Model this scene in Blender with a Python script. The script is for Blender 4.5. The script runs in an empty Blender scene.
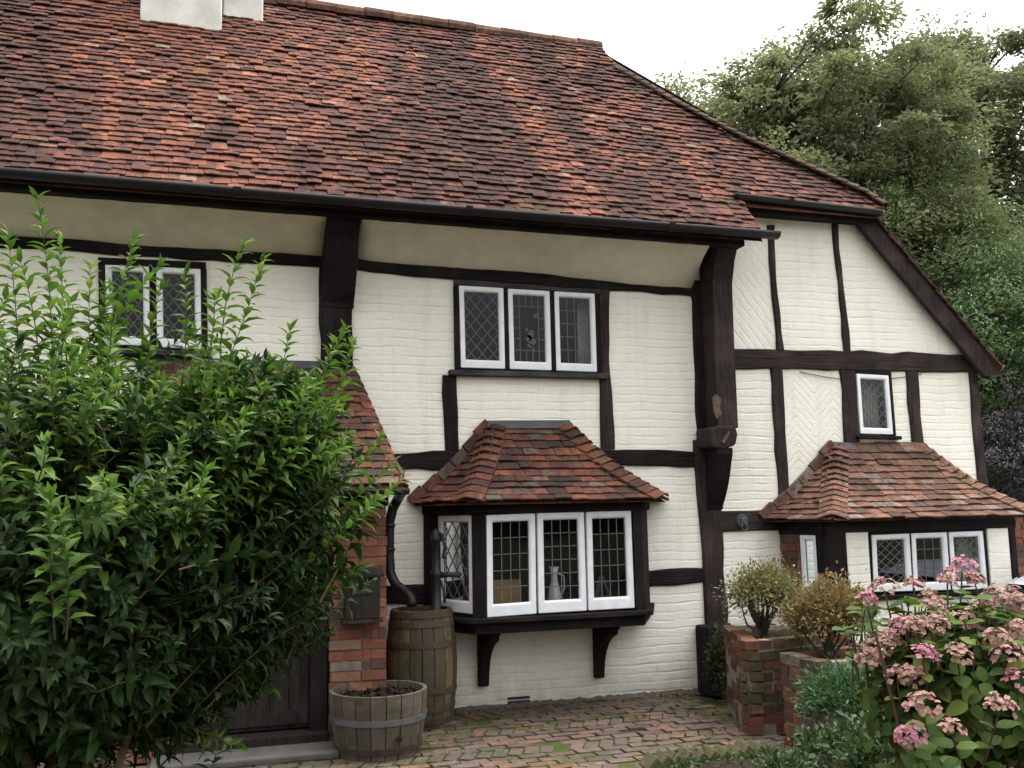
import bpy, math, random
import numpy as np

random.seed(11)
rng = np.random.default_rng(11)
SC = bpy.context.scene
COL = SC.collection
PI = math.pi

# ------------------------------------------------------------------ camera
FPX = 960.0
YAW, PITCH, ROLL = map(math.radians, (16.8, 7.5, -1.065))
EYE = np.array([0.0, 0.0, 1.65])
_f = np.array([math.sin(YAW)*math.cos(PITCH), math.cos(YAW)*math.cos(PITCH), math.sin(PITCH)])
_r0 = np.array([math.cos(YAW), -math.sin(YAW), 0.0])
_u0 = np.cross(_r0, _f)
_r = _r0*math.cos(ROLL) + _u0*math.sin(ROLL)
_u = -_r0*math.sin(ROLL) + _u0*math.cos(ROLL)


def at(px, py, Y):
    """point on the plane y = Y seen at a pixel of the photograph (used to survey the facade)"""
    d = _r*(px-512)/FPX + _u*(384-py)/FPX + _f
    return EYE + d*(Y/d[1])


W = 8.05          # front face of the brick infill

# ------------------------------------------------------------------ materials
MATS = {}


class NT:
    def __init__(self, name):
        self.m = bpy.data.materials.new(name)
        self.m.use_nodes = True
        self.t = self.m.node_tree
        self.t.nodes.clear()
        self.out = self.t.nodes.new('ShaderNodeOutputMaterial')
        MATS[name] = self.m

    def n(self, kind, **kw):
        x = self.t.nodes.new('ShaderNode' + kind)
        for k, v in kw.items():
            if k.startswith('i_'):
                key = k[2:].replace('_', ' ')
                x.inputs[key].default_value = v
            else:
                setattr(x, k, v)
        return x

    def l(self, a, b):
        self.t.links.new(a, b)

    def ramp(self, fac, stops, interp='LINEAR'):
        r = self.t.nodes.new('ShaderNodeValToRGB')
        r.color_ramp.interpolation = interp
        el = r.color_ramp.elements
        while len(el) < len(stops):
            el.new(0.5)
        for e, (p, c) in zip(el, stops):
            e.position = p
            e.color = (c[0], c[1], c[2], 1) if not isinstance(c, (int, float)) else (c, c, c, 1)
        self.l(fac, r.inputs[0])
        return r.outputs[0]

    def mix(self, fac, a, b, mode='MIX'):
        x = self.t.nodes.new('ShaderNodeMix')
        x.data_type = 'RGBA'
        x.blend_type = mode
        for s, v in ((x.inputs[0], fac), (x.inputs[6], a), (x.inputs[7], b)):
            if hasattr(v, 'node'):
                self.l(v, s)
            elif isinstance(v, (int, float)):
                s.default_value = v
            else:
                s.default_value = (v[0], v[1], v[2], 1)
        return x.outputs[2]

    def math(self, op, a, b=None, c=None):
        x = self.t.nodes.new('ShaderNodeMath')
        x.operation = op
        for s, v in zip(x.inputs, (a, b, c)):
            if v is None:
                continue
            if hasattr(v, 'node'):
                self.l(v, s)
            else:
                s.default_value = v
        return x.outputs[0]

    def obj(self):
        return self.n('TexCoord').outputs['Object']

    def scale(self, vec, s):
        m = self.n('Mapping')
        m.inputs['Scale'].default_value = s
        self.l(vec, m.inputs['Vector'])
        return m.outputs[0]

    def noise(self, vec, scale, detail=4, rough=0.55, dist=0.0):
        x = self.n('TexNoise')
        x.inputs['Scale'].default_value = scale
        x.inputs['Detail'].default_value = detail
        x.inputs['Roughness'].default_value = rough
        x.inputs['Distortion'].default_value = dist
        if vec is not None:
            self.l(vec, x.inputs['Vector'])
        return x.outputs[0]

    def bump(self, h, strength=0.5, dist=0.01, normal=None):
        b = self.n('Bump')
        b.inputs['Strength'].default_value = strength
        b.inputs['Distance'].default_value = dist
        self.l(h, b.inputs['Height'])
        if normal is not None:
            self.l(normal, b.inputs['Normal'])
        return b.outputs[0]

    def finish(self, color, rough=0.8, normal=None, spec=0.3, metal=0.0):
        p = self.n('BsdfPrincipled')
        for s, v in ((p.inputs['Base Color'], color), (p.inputs['Roughness'], rough)):
            if hasattr(v, 'node'):
                self.l(v, s)
            elif isinstance(v, (int, float)):
                s.default_value = v
            else:
                s.default_value = (v[0], v[1], v[2], 1)
        p.inputs['Specular IOR Level'].default_value = spec
        p.inputs['Metallic'].default_value = metal
        if normal is not None:
            self.l(normal, p.inputs['Normal'])
        self.l(p.outputs[0], self.out.inputs[0])
        return self.m


def mat_painted_brick(name, mode='course', angle=0.0):
    t = NT(name)
    co = t.obj()
    wob = t.n('TexNoise')
    wob.inputs['Scale'].default_value = 3.0
    wob.inputs['Detail'].default_value = 3
    t.l(co, wob.inputs['Vector'])
    sep0 = t.n('SeparateXYZ'); t.l(co, sep0.inputs[0])
    sepw = t.n('SeparateColor'); t.l(wob.outputs['Color'], sepw.inputs[0])
    x = t.math('ADD', sep0.outputs[0], t.math('MULTIPLY', t.math('SUBTRACT', sepw.outputs[0], 0.5), 0.05))
    z = t.math('ADD', sep0.outputs[2], t.math('MULTIPLY', t.math('SUBTRACT', sepw.outputs[1], 0.5), 0.055))
    if mode == 'herringbone':
        w = 0.21
        tri = t.math('ABSOLUTE', t.math('SUBTRACT', t.math('MODULO', t.math('ADD', x, 50.0), 2*w), w))
        z = t.math('ADD', z, tri)
    comb = t.n('CombineXYZ')
    t.l(x, comb.inputs[0]); t.l(z, comb.inputs[1])
    mp = t.n('Mapping')
    mp.inputs['Rotation'].default_value = (0, 0, angle)
    t.l(comb.outputs[0], mp.inputs[0])
    sp = t.n('SeparateXYZ'); t.l(mp.outputs[0], sp.inputs[0])
    RH = 0.075 if mode != 'herringbone' else 0.085
    BWD = 0.225
    rowf = t.math('DIVIDE', t.math('ADD', sp.outputs[1], 40.0), RH)
    rown = t.math('FLOOR', rowf)
    fr_ = t.math('SUBTRACT', rowf, rown)
    dj = t.math('MULTIPLY', t.math('MINIMUM', fr_, t.math('SUBTRACT', 1.0, fr_)), RH)      # distance to the bed joint
    xo = t.math('DIVIDE', t.math('ADD', t.math('ADD', sp.outputs[0], 40.0), t.math('MULTIPLY', t.math('MODULO', rown, 2.0), BWD/2)), BWD)
    fx_ = t.math('FRACT', xo)
    dv_ = t.math('MULTIPLY', t.math('MINIMUM', fx_, t.math('SUBTRACT', 1.0, fx_)), BWD)
    bed = t.ramp(t.math('DIVIDE', dj, 0.015), [(0.0, 1), (0.3, 0.6), (1.0, 0)], 'EASE')
    perp = t.ramp(t.math('DIVIDE', dv_, 0.014), [(0.0, 0.38), (1.0, 0)], 'EASE')
    if mode == 'herringbone':
        mort = bed
    else:
        mort = t.math('MAXIMUM', bed, perp)
    mort = t.math('MULTIPLY', mort, t.ramp(t.noise(t.scale(co, (0.6, 1, 1.5)), 6, 5, 0.65), [(0.36, 0.05), (0.66, 1.0)]))
    n1 = t.noise(co, 9, 5, 0.6)
    n2 = t.noise(t.scale(co, (0.8, 1, 3.5)), 14, 4, 0.6)
    n3 = t.noise(co, 1.3, 3)
    groove_dirt_shade = t.math('MULTIPLY', t.ramp(mort, [(0.62, 0), (0.95, 1)]), t.ramp(n1, [(0.44, 0), (0.62, 1)]))  # patchy grime plus painted groove shade along the course joints
    base = t.mix(t.ramp(n3, [(0.35, 0), (0.7, 1)]), (0.82, 0.797, 0.722), (0.75, 0.725, 0.635))
    base = t.mix(t.ramp(n2, [(0.5, 0), (0.8, 0.5)]), base, (0.62, 0.59, 0.51))
    stk = t.noise(t.scale(co, (4.0, 1, 0.5)), 1.6, 5, 0.65)
    base = t.mix(t.ramp(stk, [(0.52, 0), (0.75, 0.45)]), base, (0.55, 0.52, 0.44))
    spk = t.noise(t.scale(co, (0.7, 1, 1.6)), 38, 3, 0.6)
    base = t.mix(t.ramp(spk, [(0.70, 0), (0.76, 0.6)]), base, (0.30, 0.27, 0.22))
    # rising damp near the ground
    damp = t.ramp(t.math('ADD', sep0.outputs[2], t.math('MULTIPLY', n1, 0.35)), [(0.17, 1), (0.50, 0)])
    base = t.mix(t.math('MULTIPLY', damp, 0.62), base, (0.30, 0.28, 0.21))
    base = t.mix(t.math('MULTIPLY', groove_dirt_shade, 0.75), base, (0.25, 0.23, 0.20))
    h = t.math('SUBTRACT', t.math('ADD', t.math('MULTIPLY', n2, 0.65), t.math('MULTIPLY', n1, 0.5)),
               t.math('MULTIPLY', mort, 1.1))
    nb = t.bump(h, 0.5, 0.012)
    return t.finish(base, 0.85, nb, 0.25)


def mat_timber(name, c0, c1, stretch=(14, 14, 1.2), rough=0.85, spec=0.12):
    t = NT(name)
    co = t.obj()
    g = t.noise(t.scale(co, stretch), 3.0, 6, 0.65, 0.4)
    fine = t.noise(t.scale(co, tuple(k*2.2 if k > 2 else k*0.7 for k in stretch)), 3.5, 4, 0.6, 0.6)
    b = t.noise(co, 2.2, 4, 0.6)
    c = t.mix(t.ramp(g, [(0.3, 0), (0.72, 1)]), c0, c1)
    c = t.mix(t.ramp(b, [(0.48, 0), (0.75, 0.6)]), c, [min(1, k*2.1) for k in c1])
    crack = t.ramp(fine, [(0.30, 1), (0.37, 0)])
    c = t.mix(crack, c, [k*0.35 for k in c0])
    h = t.math('SUBTRACT', g, t.math('MULTIPLY', crack, 0.7))
    nb = t.bump(h, 1.0, 0.016)
    return t.finish(c, rough, nb, spec)


def mat_plain(name, c, rough=0.6, spec=0.4, metal=0.0, var=0.25, sc=8, bump=0.1):
    t = NT(name)
    co = t.obj()
    n = t.noise(co, sc, 5, 0.6)
    col = t.mix(t.ramp(n, [(0.3, 0), (0.75, 1)]), c, [k*(1-var) for k in c])
    nb = t.bump(n, bump, 0.006)
    return t.finish(col, rough, nb, spec, metal)


def mat_tile(name, stops, dark_amt=0.85, moss=0.25, patch=0.75, lichen=0.5, drift=0.0):
    t = NT(name)
    co = t.obj()
    rnd = t.n('NewGeometry').outputs['Random Per Island']
    col = t.ramp(rnd, stops)
    big = t.noise(t.scale(co, (1.5, 0.42, 0.42)), patch, 8, 0.68, 0.8)
    if drift:
        sx = t.n('SeparateXYZ'); t.l(co, sx.inputs[0])
        big = t.math('ADD', big, t.math('MULTIPLY', t.math('MAXIMUM', -1.3, t.math('MINIMUM', 1.0, t.math('ADD', sx.outputs[0], 1.6))), drift))
    stain = t.math('MULTIPLY', t.ramp(big, [(0.435, 0.0), (0.555, 1)]), t.ramp(t.math('FRACT', t.math('MULTIPLY', rnd, 37.7)), [(0.0, 0.45), (0.30, 1.0)]))
    col = t.mix(t.math('MULTIPLY', stain, dark_amt), col, (0.030, 0.019, 0.020))
    sm = t.noise(co, 19, 6, 0.75)
    col = t.mix(t.ramp(sm, [(0.38, 0), (0.66, 0.75)]), col, (0.045, 0.028, 0.024))
    md = t.noise(co, 5.5, 5, 0.7)
    col = t.mix(t.ramp(md, [(0.5, 0), (0.72, 0.6)]), col, (0.035, 0.026, 0.026))
    li = t.noise(co, 48, 4, 0.65)
    col = t.mix(t.ramp(li, [(0.62, 0), (0.74, lichen)]), col, (0.27, 0.23, 0.17))
    mo = t.math('MULTIPLY', t.ramp(t.noise(co, 2.3, 5, 0.7), [(0.55, 0), (0.68, 1)]), t.ramp(sm, [(0.4, 0), (0.6, 1)]))
    col = t.mix(t.math('MULTIPLY', mo, moss), col, (0.065, 0.075, 0.020))
    nb = t.bump(t.math('ADD', sm, t.math('MULTIPLY', li, 0.4)), 0.9, 0.010)
    return t.finish(col, 0.95, nb, 0.06)


def mat_brick(name, stops, moss=0.2, soot=0.5, msc=4.0, mlo=0.5):
    t = NT(name)
    co = t.obj()
    rnd = t.n('NewGeometry').outputs['Random Per Island']
    col = t.ramp(rnd, stops)
    sm = t.noise(co, 18, 6, 0.7)
    col = t.mix(t.ramp(sm, [(0.4, 0), (0.7, soot)]), col, (0.05, 0.035, 0.03))
    md = t.noise(co, 5, 5, 0.7)
    col = t.mix(t.ramp(md, [(0.48, 0), (0.7, soot)]), col, (0.06, 0.05, 0.04))
    mo = t.math('MULTIPLY', t.ramp(t.noise(co, msc, 6, 0.7), [(mlo, 0), (mlo+0.12, 1)]), t.ramp(sm, [(0.33, 0), (0.5, 1)]))
    col = t.mix(t.math('MULTIPLY', mo, moss), col, (0.044, 0.054, 0.018))
    nb = t.bump(sm, 0.8, 0.010)
    return t.finish(col, 0.93, nb, 0.12)


def mat_leaf(name, stops, trans=0.3, rough=0.5, spec=0.35, patch=None):
    t = NT(name)
    rnd = t.n('NewGeometry').outputs['Random Per Island']
    col = t.ramp(rnd, stops)
    if patch:
        n = t.noise(t.obj(), patch[0], 3)
        col = t.mix(t.ramp(n, [(0.42, 0), (0.6, 1)]), col, patch[1], 'MIX') if len(patch) == 2 else \
            t.mix(t.math('MULTIPLY', t.ramp(n, [(0.42, 0), (0.6, 1)]), patch[2]), col, patch[1])
    p = t.n('BsdfPrincipled')
    t.l(col, p.inputs['Base Color'])
    p.inputs['Roughness'].default_value = rough
    p.inputs['Specular IOR Level'].default_value = spec
    tr = t.n('BsdfTranslucent')
    t.l(t.mix(0.35, col, (0.9, 1.0, 0.3), 'MULTIPLY'), tr.inputs[0])
    mx = t.n('MixShader')
    mx.inputs[0].default_value = trans
    t.l(p.outputs[0], mx.inputs[1]); t.l(tr.outputs[0], mx.inputs[2])
    t.l(mx.outputs[0], t.out.inputs[0])
    return t.m


def mat_glass(name):
    t = NT(name)
    co = t.obj()
    n = t.noise(co, 4, 0)
    nb = t.bump(n, 0.12, 0.01)
    tr = t.n('BsdfTransparent'); tr.inputs[0].default_value = (0.80, 0.83, 0.82, 1)
    gl = t.n('BsdfGlossy'); gl.inputs['Roughness'].default_value = 0.03
    gl.inputs[0].default_value = (0.9, 0.95, 1, 1)
    t.l(nb, gl.inputs['Normal'])
    fr = t.n('Fresnel'); fr.inputs[0].default_value = 1.36
    mx = t.n('MixShader')
    t.l(fr.outputs[0], mx.inputs[0]); t.l(tr.outputs[0], mx.inputs[1]); t.l(gl.outputs[0], mx.inputs[2])
    t.l(mx.outputs[0], t.out.inputs[0])
    return t.m


mat_painted_brick('painted_brick')
mat_painted_brick('painted_brick_diagonal', 'diagonal', math.radians(52))
mat_painted_brick('painted_brick_herringbone', 'herringbone')
mat_timber('black_timber_v', (0.007, 0.0055, 0.006), (0.019, 0.015, 0.0155))
mat_timber('black_timber_h', (0.007, 0.0055, 0.006), (0.019, 0.015, 0.0155), (1.2, 14, 14))
mat_timber('brown_timber_v', (0.015, 0.011, 0.0105), (0.046, 0.034, 0.032))
mat_timber('brown_timber_h', (0.015, 0.011, 0.0105), (0.046, 0.034, 0.032), (1.2, 14, 14))
mat_timber('grey_timber', (0.022, 0.021, 0.024), (0.065, 0.062, 0.07), (1.5, 14, 14))
mat_timber('door_wood', (0.014, 0.011, 0.010), (0.035, 0.028, 0.025))
mat_plain('plaster_cove', (0.69, 0.645, 0.535), 0.9, 0.2, 0, 0.22, 5, 0.35)
mat_plain('white_paint', (0.82, 0.83, 0.86), 0.5, 0.35, 0, 0.2, 11, 0.12)
mat_plain('white_render', (0.76, 0.75, 0.70), 0.9, 0.2, 0, 0.4, 3.5, 0.5)
mat_plain('lead_came', (0.13, 0.13, 0.135), 0.6, 0.3, 0.0, 0.3, 30)
mat_plain('lead_sheet', (0.085, 0.086, 0.09), 0.85, 0.2, 0.0, 0.4, 14, 0.4)
mat_plain('gutter_black', (0.016, 0.013, 0.015), 0.5, 0.3, 0, 0.35, 6)
mat_plain('cast_iron', (0.020, 0.019, 0.020), 0.55, 0.4, 0, 0.4, 12, 0.3)
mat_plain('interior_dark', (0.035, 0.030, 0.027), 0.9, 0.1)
mat_plain('curtain', (0.55, 0.52, 0.45), 0.95, 0.1, 0, 0.25, 6)
mat_plain('net_curtain', (0.42, 0.40, 0.36), 0.95, 0.1, 0, 0.3, 6)
mat_plain('hoop_rust', (0.075, 0.045, 0.035), 0.75, 0.3, 0.2, 0.5, 14, 0.4)
mat_plain('hoop_zinc', (0.17, 0.175, 0.18), 0.5, 0.4, 0.5, 0.35, 16, 0.2)
mat_plain('mortar', (0.27, 0.24, 0.19), 0.95, 0.1, 0, 0.5, 25, 0.6)
mat_plain('mortar_dark', (0.12, 0.105, 0.085), 0.95, 0.1, 0, 0.5, 25, 0.6)
mat_plain('stone_step', (0.095, 0.09, 0.082), 0.9, 0.2, 0, 0.4, 9, 0.5)
mat_plain('soil', (0.028, 0.020, 0.014), 0.95, 0.1, 0, 0.6, 40, 1.0)
mat_plain('bark', (0.055, 0.045, 0.036), 0.9, 0.2, 0, 0.5, 20, 0.8)
mat_plain('bark_tree', (0.050, 0.046, 0.040), 0.9, 0.2, 0, 0.5, 6, 0.8)
mat_plain('stem_red', (0.085, 0.055, 0.035), 0.7, 0.3)
mat_plain('silver_paint', (0.50, 0.52, 0.55), 0.3, 0.6, 0.4, 0.05, 4, 0.0)
mat_plain('car_glass', (0.015, 0.017, 0.02), 0.08, 0.6, 0, 0.0, 4, 0.0)
mat_plain('tyre', (0.02, 0.02, 0.02), 0.9, 0.2)
mat_plain('lamp_red', (0.35, 0.02, 0.02), 0.25, 0.5, 0, 0.0)
mat_plain('lamp_clear', (0.7, 0.7, 0.72), 0.2, 0.6, 0, 0.0)
mat_plain('pine_board', (0.38, 0.23, 0.11), 0.7, 0.3, 0, 0.4, 10)
mat_plain('raw_wood', (0.17, 0.12, 0.095), 0.9, 0.1, 0, 0.75, 60, 1.0)
mat_plain('china_white', (0.55, 0.55, 0.55), 0.3, 0.5, 0, 0.1)
mat_plain('stone_grey', (0.12, 0.125, 0.13), 0.75, 0.3, 0.1, 0.6, 30, 0.5)
mat_glass('window_glass')

ROOF_STOPS = [(0.0, (0.090, 0.045, 0.040)), (0.3, (0.130, 0.058, 0.046)), (0.65, (0.185, 0.073, 0.050)),
              (0.92, (0.240, 0.093, 0.056)), (0.975, (0.30, 0.13, 0.078)), (1.0, (0.24, 0.19, 0.15))]
mat_tile('roof_tile', ROOF_STOPS, 0.84, 0.4, 0.75, 0.55, 0.03)
mat_tile('hip_tile', [(0, (0.06, 0.045, 0.04)), (0.6, (0.10, 0.07, 0.055)), (1, (0.16, 0.10, 0.07))], 0.5, 0.5, 0.9)
BAY_STOPS = [(0.0, (0.048, 0.035, 0.035)), (0.22, (0.080, 0.048, 0.042)), (0.42, (0.15, 0.066, 0.048)),
             (0.62, (0.205, 0.076, 0.050)), (0.84, (0.28, 0.105, 0.058)), (0.93, (0.16, 0.135, 0.11)), (1.0, (0.09, 0.075, 0.065))]
mat_tile('bay_tile', BAY_STOPS, 0.5, 0.85, 1.6, 0.65)
BAY2 = [(0.0, (0.10, 0.064, 0.054)), (0.3, (0.17, 0.095, 0.072)), (0.6, (0.225, 0.115, 0.082)), (0.85, (0.275, 0.145, 0.10)), (0.95, (0.27, 0.235, 0.20)), (1.0, (0.17, 0.14, 0.115))]
mat_tile('bay_tile_brown', BAY2, 0.35, 0.8, 1.6, 0.7)
BR = [(0.0, (0.075, 0.055, 0.05)), (0.2, (0.12, 0.062, 0.05)), (0.45, (0.185, 0.068, 0.046)), (0.75, (0.245, 0.088, 0.055)), (0.92, (0.27, 0.13, 0.08)), (1.0, (0.22, 0.19, 0.15))]
mat_brick('pier_brick', BR, 0.1, 0.45)
mat_brick('planter_brick', [(p, tuple(0.8*k for k in c)) for p, c in BR], 0.85, 0.75, 3.0, 0.47)
PV = [(0.0, (0.075, 0.062, 0.053)), (0.5, (0.125, 0.094, 0.075)), (0.82, (0.145, 0.100, 0.077)), (0.94, (0.175, 0.092, 0.066)), (1.0, (0.21, 0.095, 0.065))]
mat_brick('paving_brick', PV, 0.85, 0.65, 1.7, 0.49)
mat_brick('edging_brick', [(0.0, (0.07, 0.055, 0.04)), (0.6, (0.11, 0.075, 0.05)), (1.0, (0.16, 0.095, 0.065))], 0.95, 0.7, 6.0, 0.40)
mat_brick('barrel_stave', [(0.0, (0.045, 0.038, 0.027)), (0.5, (0.085, 0.068, 0.042)), (0.8, (0.125, 0.098, 0.05)), (1.0, (0.15, 0.105, 0.045))], 0.75, 0.75)
mat_brick('tub_stave', [(0.0, (0.075, 0.064, 0.048)), (0.5, (0.105, 0.09, 0.068)), (1.0, (0.135, 0.115, 0.088))], 0.55, 0.6)

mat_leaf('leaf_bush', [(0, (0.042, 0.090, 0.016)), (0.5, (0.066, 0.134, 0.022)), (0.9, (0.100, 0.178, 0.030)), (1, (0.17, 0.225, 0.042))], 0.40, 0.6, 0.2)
mat_leaf('leaf_bush_shade', [(0, (0.014, 0.032, 0.009)), (0.6, (0.022, 0.047, 0.012)), (1, (0.034, 0.064, 0.016))], 0.2, 0.6, 0.2)  # older inner leaves, darkened to paint the shrub's lower shade
mat_leaf('leaf_tree', [(0, (0.132, 0.157, 0.083)), (0.5, (0.166, 0.189, 0.100)), (0.9, (0.196, 0.212, 0.115)), (1, (0.26, 0.23, 0.12))], 0.45, 0.6, 0.25)  # leaf colour lightened to paint pale haze into the far trees
mat_leaf('leaf_tree_green', [(0, (0.123, 0.153, 0.085)), (0.5, (0.153, 0.180, 0.099)), (1, (0.183, 0.204, 0.111))], 0.45, 0.6, 0.25)  # greener far trees, haze likewise put into the leaf colour
mat_leaf('leaf_conifer', [(0, (0.095, 0.132, 0.060)), (0.6, (0.132, 0.168, 0.076)), (1, (0.168, 0.196, 0.090))], 0.4, 0.6, 0.25)
mat_leaf('leaf_yew', [(0, (0.052, 0.094, 0.034)), (0.6, (0.074, 0.125, 0.045)), (1, (0.106, 0.159, 0.056))], 0.35, 0.6, 0.25)
mat_leaf('leaf_plum', [(0, (0.018, 0.015, 0.020)), (0.6, (0.034, 0.030, 0.036)), (1, (0.06, 0.052, 0.058))], 0.15, 0.6, 0.25)
mat_leaf('leaf_variegated', [(0, (0.09, 0.10, 0.035)), (0.4, (0.17, 0.17, 0.07)), (0.8, (0.27, 0.25, 0.13)), (1, (0.16, 0.08, 0.05))], 0.25, 0.6, 0.3)
mat_leaf('leaf_russet', [(0, (0.085, 0.10, 0.03)), (0.4, (0.15, 0.135, 0.045)), (0.7, (0.215, 0.135, 0.06)), (1, (0.26, 0.12, 0.075))], 0.25, 0.6, 0.3)
mat_leaf('leaf_fern', [(0, (0.025, 0.065, 0.020)), (0.6, (0.042, 0.10, 0.032)), (1, (0.06, 0.13, 0.045))], 0.25, 0.5, 0.35)
mat_leaf('leaf_rose', [(0, (0.022, 0.044, 0.016)), (0.6, (0.038, 0.066, 0.024)), (1, (0.065, 0.095, 0.035))], 0.25, 0.55, 0.25)
mat_leaf('leaf_box', [(0, (0.035, 0.045, 0.016)), (0.6, (0.06, 0.068, 0.026)), (1, (0.10, 0.085, 0.045))], 0.2, 0.6, 0.3)
mat_leaf('leaf_hydrangea', [(0, (0.030, 0.056, 0.014)), (0.5, (0.052, 0.088, 0.020)), (0.8, (0.088, 0.125, 0.028)), (1, (0.15, 0.175, 0.04))], 0.35, 0.7, 0.12)
mat_leaf('petal_pink', [(0, (0.20, 0.075, 0.085)), (0.3, (0.28, 0.125, 0.125)), (0.58, (0.34, 0.19, 0.17)), (0.78, (0.24, 0.17, 0.10)), (1, (0.13, 0.14, 0.05))], 0.3, 0.6, 0.2)
mat_leaf('petal_rose', [(0, (0.23, 0.07, 0.11)), (0.5, (0.31, 0.12, 0.16)), (1, (0.36, 0.19, 0.20))], 0.3, 0.6, 0.2)
mat_leaf('dead_leaf', [(0, (0.05, 0.03, 0.018)), (0.6, (0.11, 0.065, 0.03)), (1, (0.2, 0.13, 0.05))], 0.1, 0.8, 0.1)
mat_leaf('weed_leaf', [(0, (0.04, 0.075, 0.018)), (0.7, (0.07, 0.11, 0.03)), (1, (0.11, 0.14, 0.04))], 0.25, 0.6, 0.3)


def mat_ground():
    t = NT('garden_ground')
    co = t.obj()
    n = t.noise(co, 0.8, 6, 0.65); n2 = t.noise(co, 22, 5, 0.7)
    c = t.mix(t.ramp(n, [(0.4, 0), (0.6, 1)]), (0.045, 0.036, 0.024), (0.050, 0.065, 0.022))
    c = t.mix(t.ramp(n2, [(0.4, 0), (0.75, 0.7)]), c, (0.025, 0.022, 0.015))
    t.finish(c, 0.95, t.bump(n2, 0.8, 0.02), 0.1)


def mat_joint():
    t = NT('mossy_joint')
    co = t.obj()
    n = t.noise(co, 1.6, 5, 0.65); n2 = t.noise(co, 40, 5, 0.7)
    c = t.mix(t.ramp(n, [(0.42, 0), (0.56, 1)]), (0.060, 0.050, 0.036), (0.062, 0.078, 0.020))
    c = t.mix(t.ramp(n2, [(0.35, 0), (0.75, 0.8)]), c, (0.030, 0.026, 0.016))
    t.finish(c, 0.95, t.bump(n2, 1.0, 0.015), 0.1)


mat_ground(); mat_joint()
mat_plain('gravel_drive', (0.20, 0.185, 0.16), 0.95, 0.1, 0, 0.5, 45, 1.0)

# ------------------------------------------------------------------ mesh building


class MB:
    def __init__(self):
        self.v = []; self.f = []; self.nv = 0; self.mi = []

    def add(self, verts, faces, mi=0):
        verts = np.asarray(verts, float).reshape(-1, 3)
        b = self.nv
        self.v.append(verts)
        for f in faces:
            self.f.append([i+b for i in f])
            self.mi.append(mi)
        self.nv += len(verts)

    def addn(self, verts, faces):           # numpy faces (n,k)
        b = self.nv
        self.v.append(np.asarray(verts, float).reshape(-1, 3))
        self.f.extend((np.asarray(faces)+b).tolist())
        self.mi.extend([0]*len(faces))
        self.nv += len(self.v[-1])

    def box(self, x0, x1, y0, y1, z0, z1, mi=0):
        v = [(x0, y0, z0), (x1, y0, z0), (x1, y1, z0), (x0, y1, z0), (x0, y0, z1), (x1, y0, z1), (x1, y1, z1), (x0, y1, z1)]
        self.add(v, BOXF, mi)

    def obox(self, c, ax, ay, az, mi=0, taper=1.0):
        """box about centre c with half axes ax, ay, az (vectors)"""
        c = np.asarray(c, float); ax, ay, az = (np.asarray(k, float) for k in (ax, ay, az))
        v = []
        for sz in (-1, 1):
            k = 1.0 if sz < 0 else taper
            for sx, sy in ((-1, -1), (1, -1), (1, 1), (-1, 1)):
                v.append(c + k*sx*ax + k*sy*ay + sz*az)
        self.add(v, BOXF, mi)

    def tube(self, pts, rad, n=8, cap=True):
        pts = np.asarray(pts, float)
        if np.isscalar(rad):
            rad = [rad]*len(pts)
        rings = []
        up = np.array([0.13, 0.21, 0.97])
        for i in range(len(pts)):
            d = pts[min(i+1, len(pts)-1)] - pts[max(i-1, 0)]
            d = d/(np.linalg.norm(d)+1e-9)
            a = np.cross(d, up)
            if np.linalg.norm(a) < 0.15:
                a = np.cross(d, np.array([1, 0.1, 0]))
            a /= np.linalg.norm(a); b = np.cross(d, a)
            ang = np.arange(n)*2*PI/n
            rings.append(pts[i] + rad[i]*(np.cos(ang)[:, None]*a + np.sin(ang)[:, None]*b))
        v = np.concatenate(rings)
        f = []
        for i in range(len(pts)-1):
            for k in range(n):
                f.append((i*n+k, i*n+(k+1) % n, (i+1)*n+(k+1) % n, (i+1)*n+k))
        if cap:
            f.append(tuple(range(n))[::-1]); f.append(tuple((len(pts)-1)*n+k for k in range(n)))
        self.add(v, f)

    def lathe(self, prof, c, n=24, closed=False):
        c = np.asarray(c, float)
        ang = np.arange(n)*2*PI/n
        v = np.concatenate([np.stack([r*np.cos(ang), r*np.sin(ang), np.full(n, z)], 1) for r, z in prof]) + c
        f = []
        for i in range(len(prof)-1):
            for k in range(n):
                f.append((i*n+k, i*n+(k+1) % n, (i+1)*n+(k+1) % n, (i+1)*n+k))
        if closed:
            f.append(tuple(range(n))[::-1]); f.append(tuple((len(prof)-1)*n+k for k in range(n)))
        self.add(v, f)

    def prism(self, poly, d):
        """closed prism: polygon of 3-D points pushed along vector d"""
        p = np.asarray(poly, float); d = np.asarray(d, float)
        n = len(p)
        f = [tuple(range(n)), tuple(range(2*n-1, n-1, -1))]
        for i in range(n):
            j = (i+1) % n
            f.append((i, i+n, j+n, j))
        self.add(np.concatenate([p, p+d]), f)

    def build(self, name, mat, parent=None, smooth=False):
        V = np.concatenate(self.v)
        loc = np.zeros(3)
        if parent is not None:
            loc = world_loc(parent)
        me = bpy.data.meshes.new(name)
        fill_mesh(me, V-loc, self.f)
        mats = mat if isinstance(mat, (list, tuple)) else [mat]
        for m in mats:
            me.materials.append(MATS[m])
        if len(mats) > 1:
            me.polygons.foreach_set('material_index', self.mi)
        me.polygons.foreach_set('use_smooth', [bool(smooth)]*len(me.polygons))
        o = bpy.data.objects.new(name, me)
        COL.objects.link(o)
        if parent is not None:
            o.parent = parent
        return o


BOXF = [(3, 2, 1, 0), (4, 5, 6, 7), (0, 1, 5, 4), (1, 2, 6, 5), (2, 3, 7, 6), (3, 0, 4, 7)]


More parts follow.
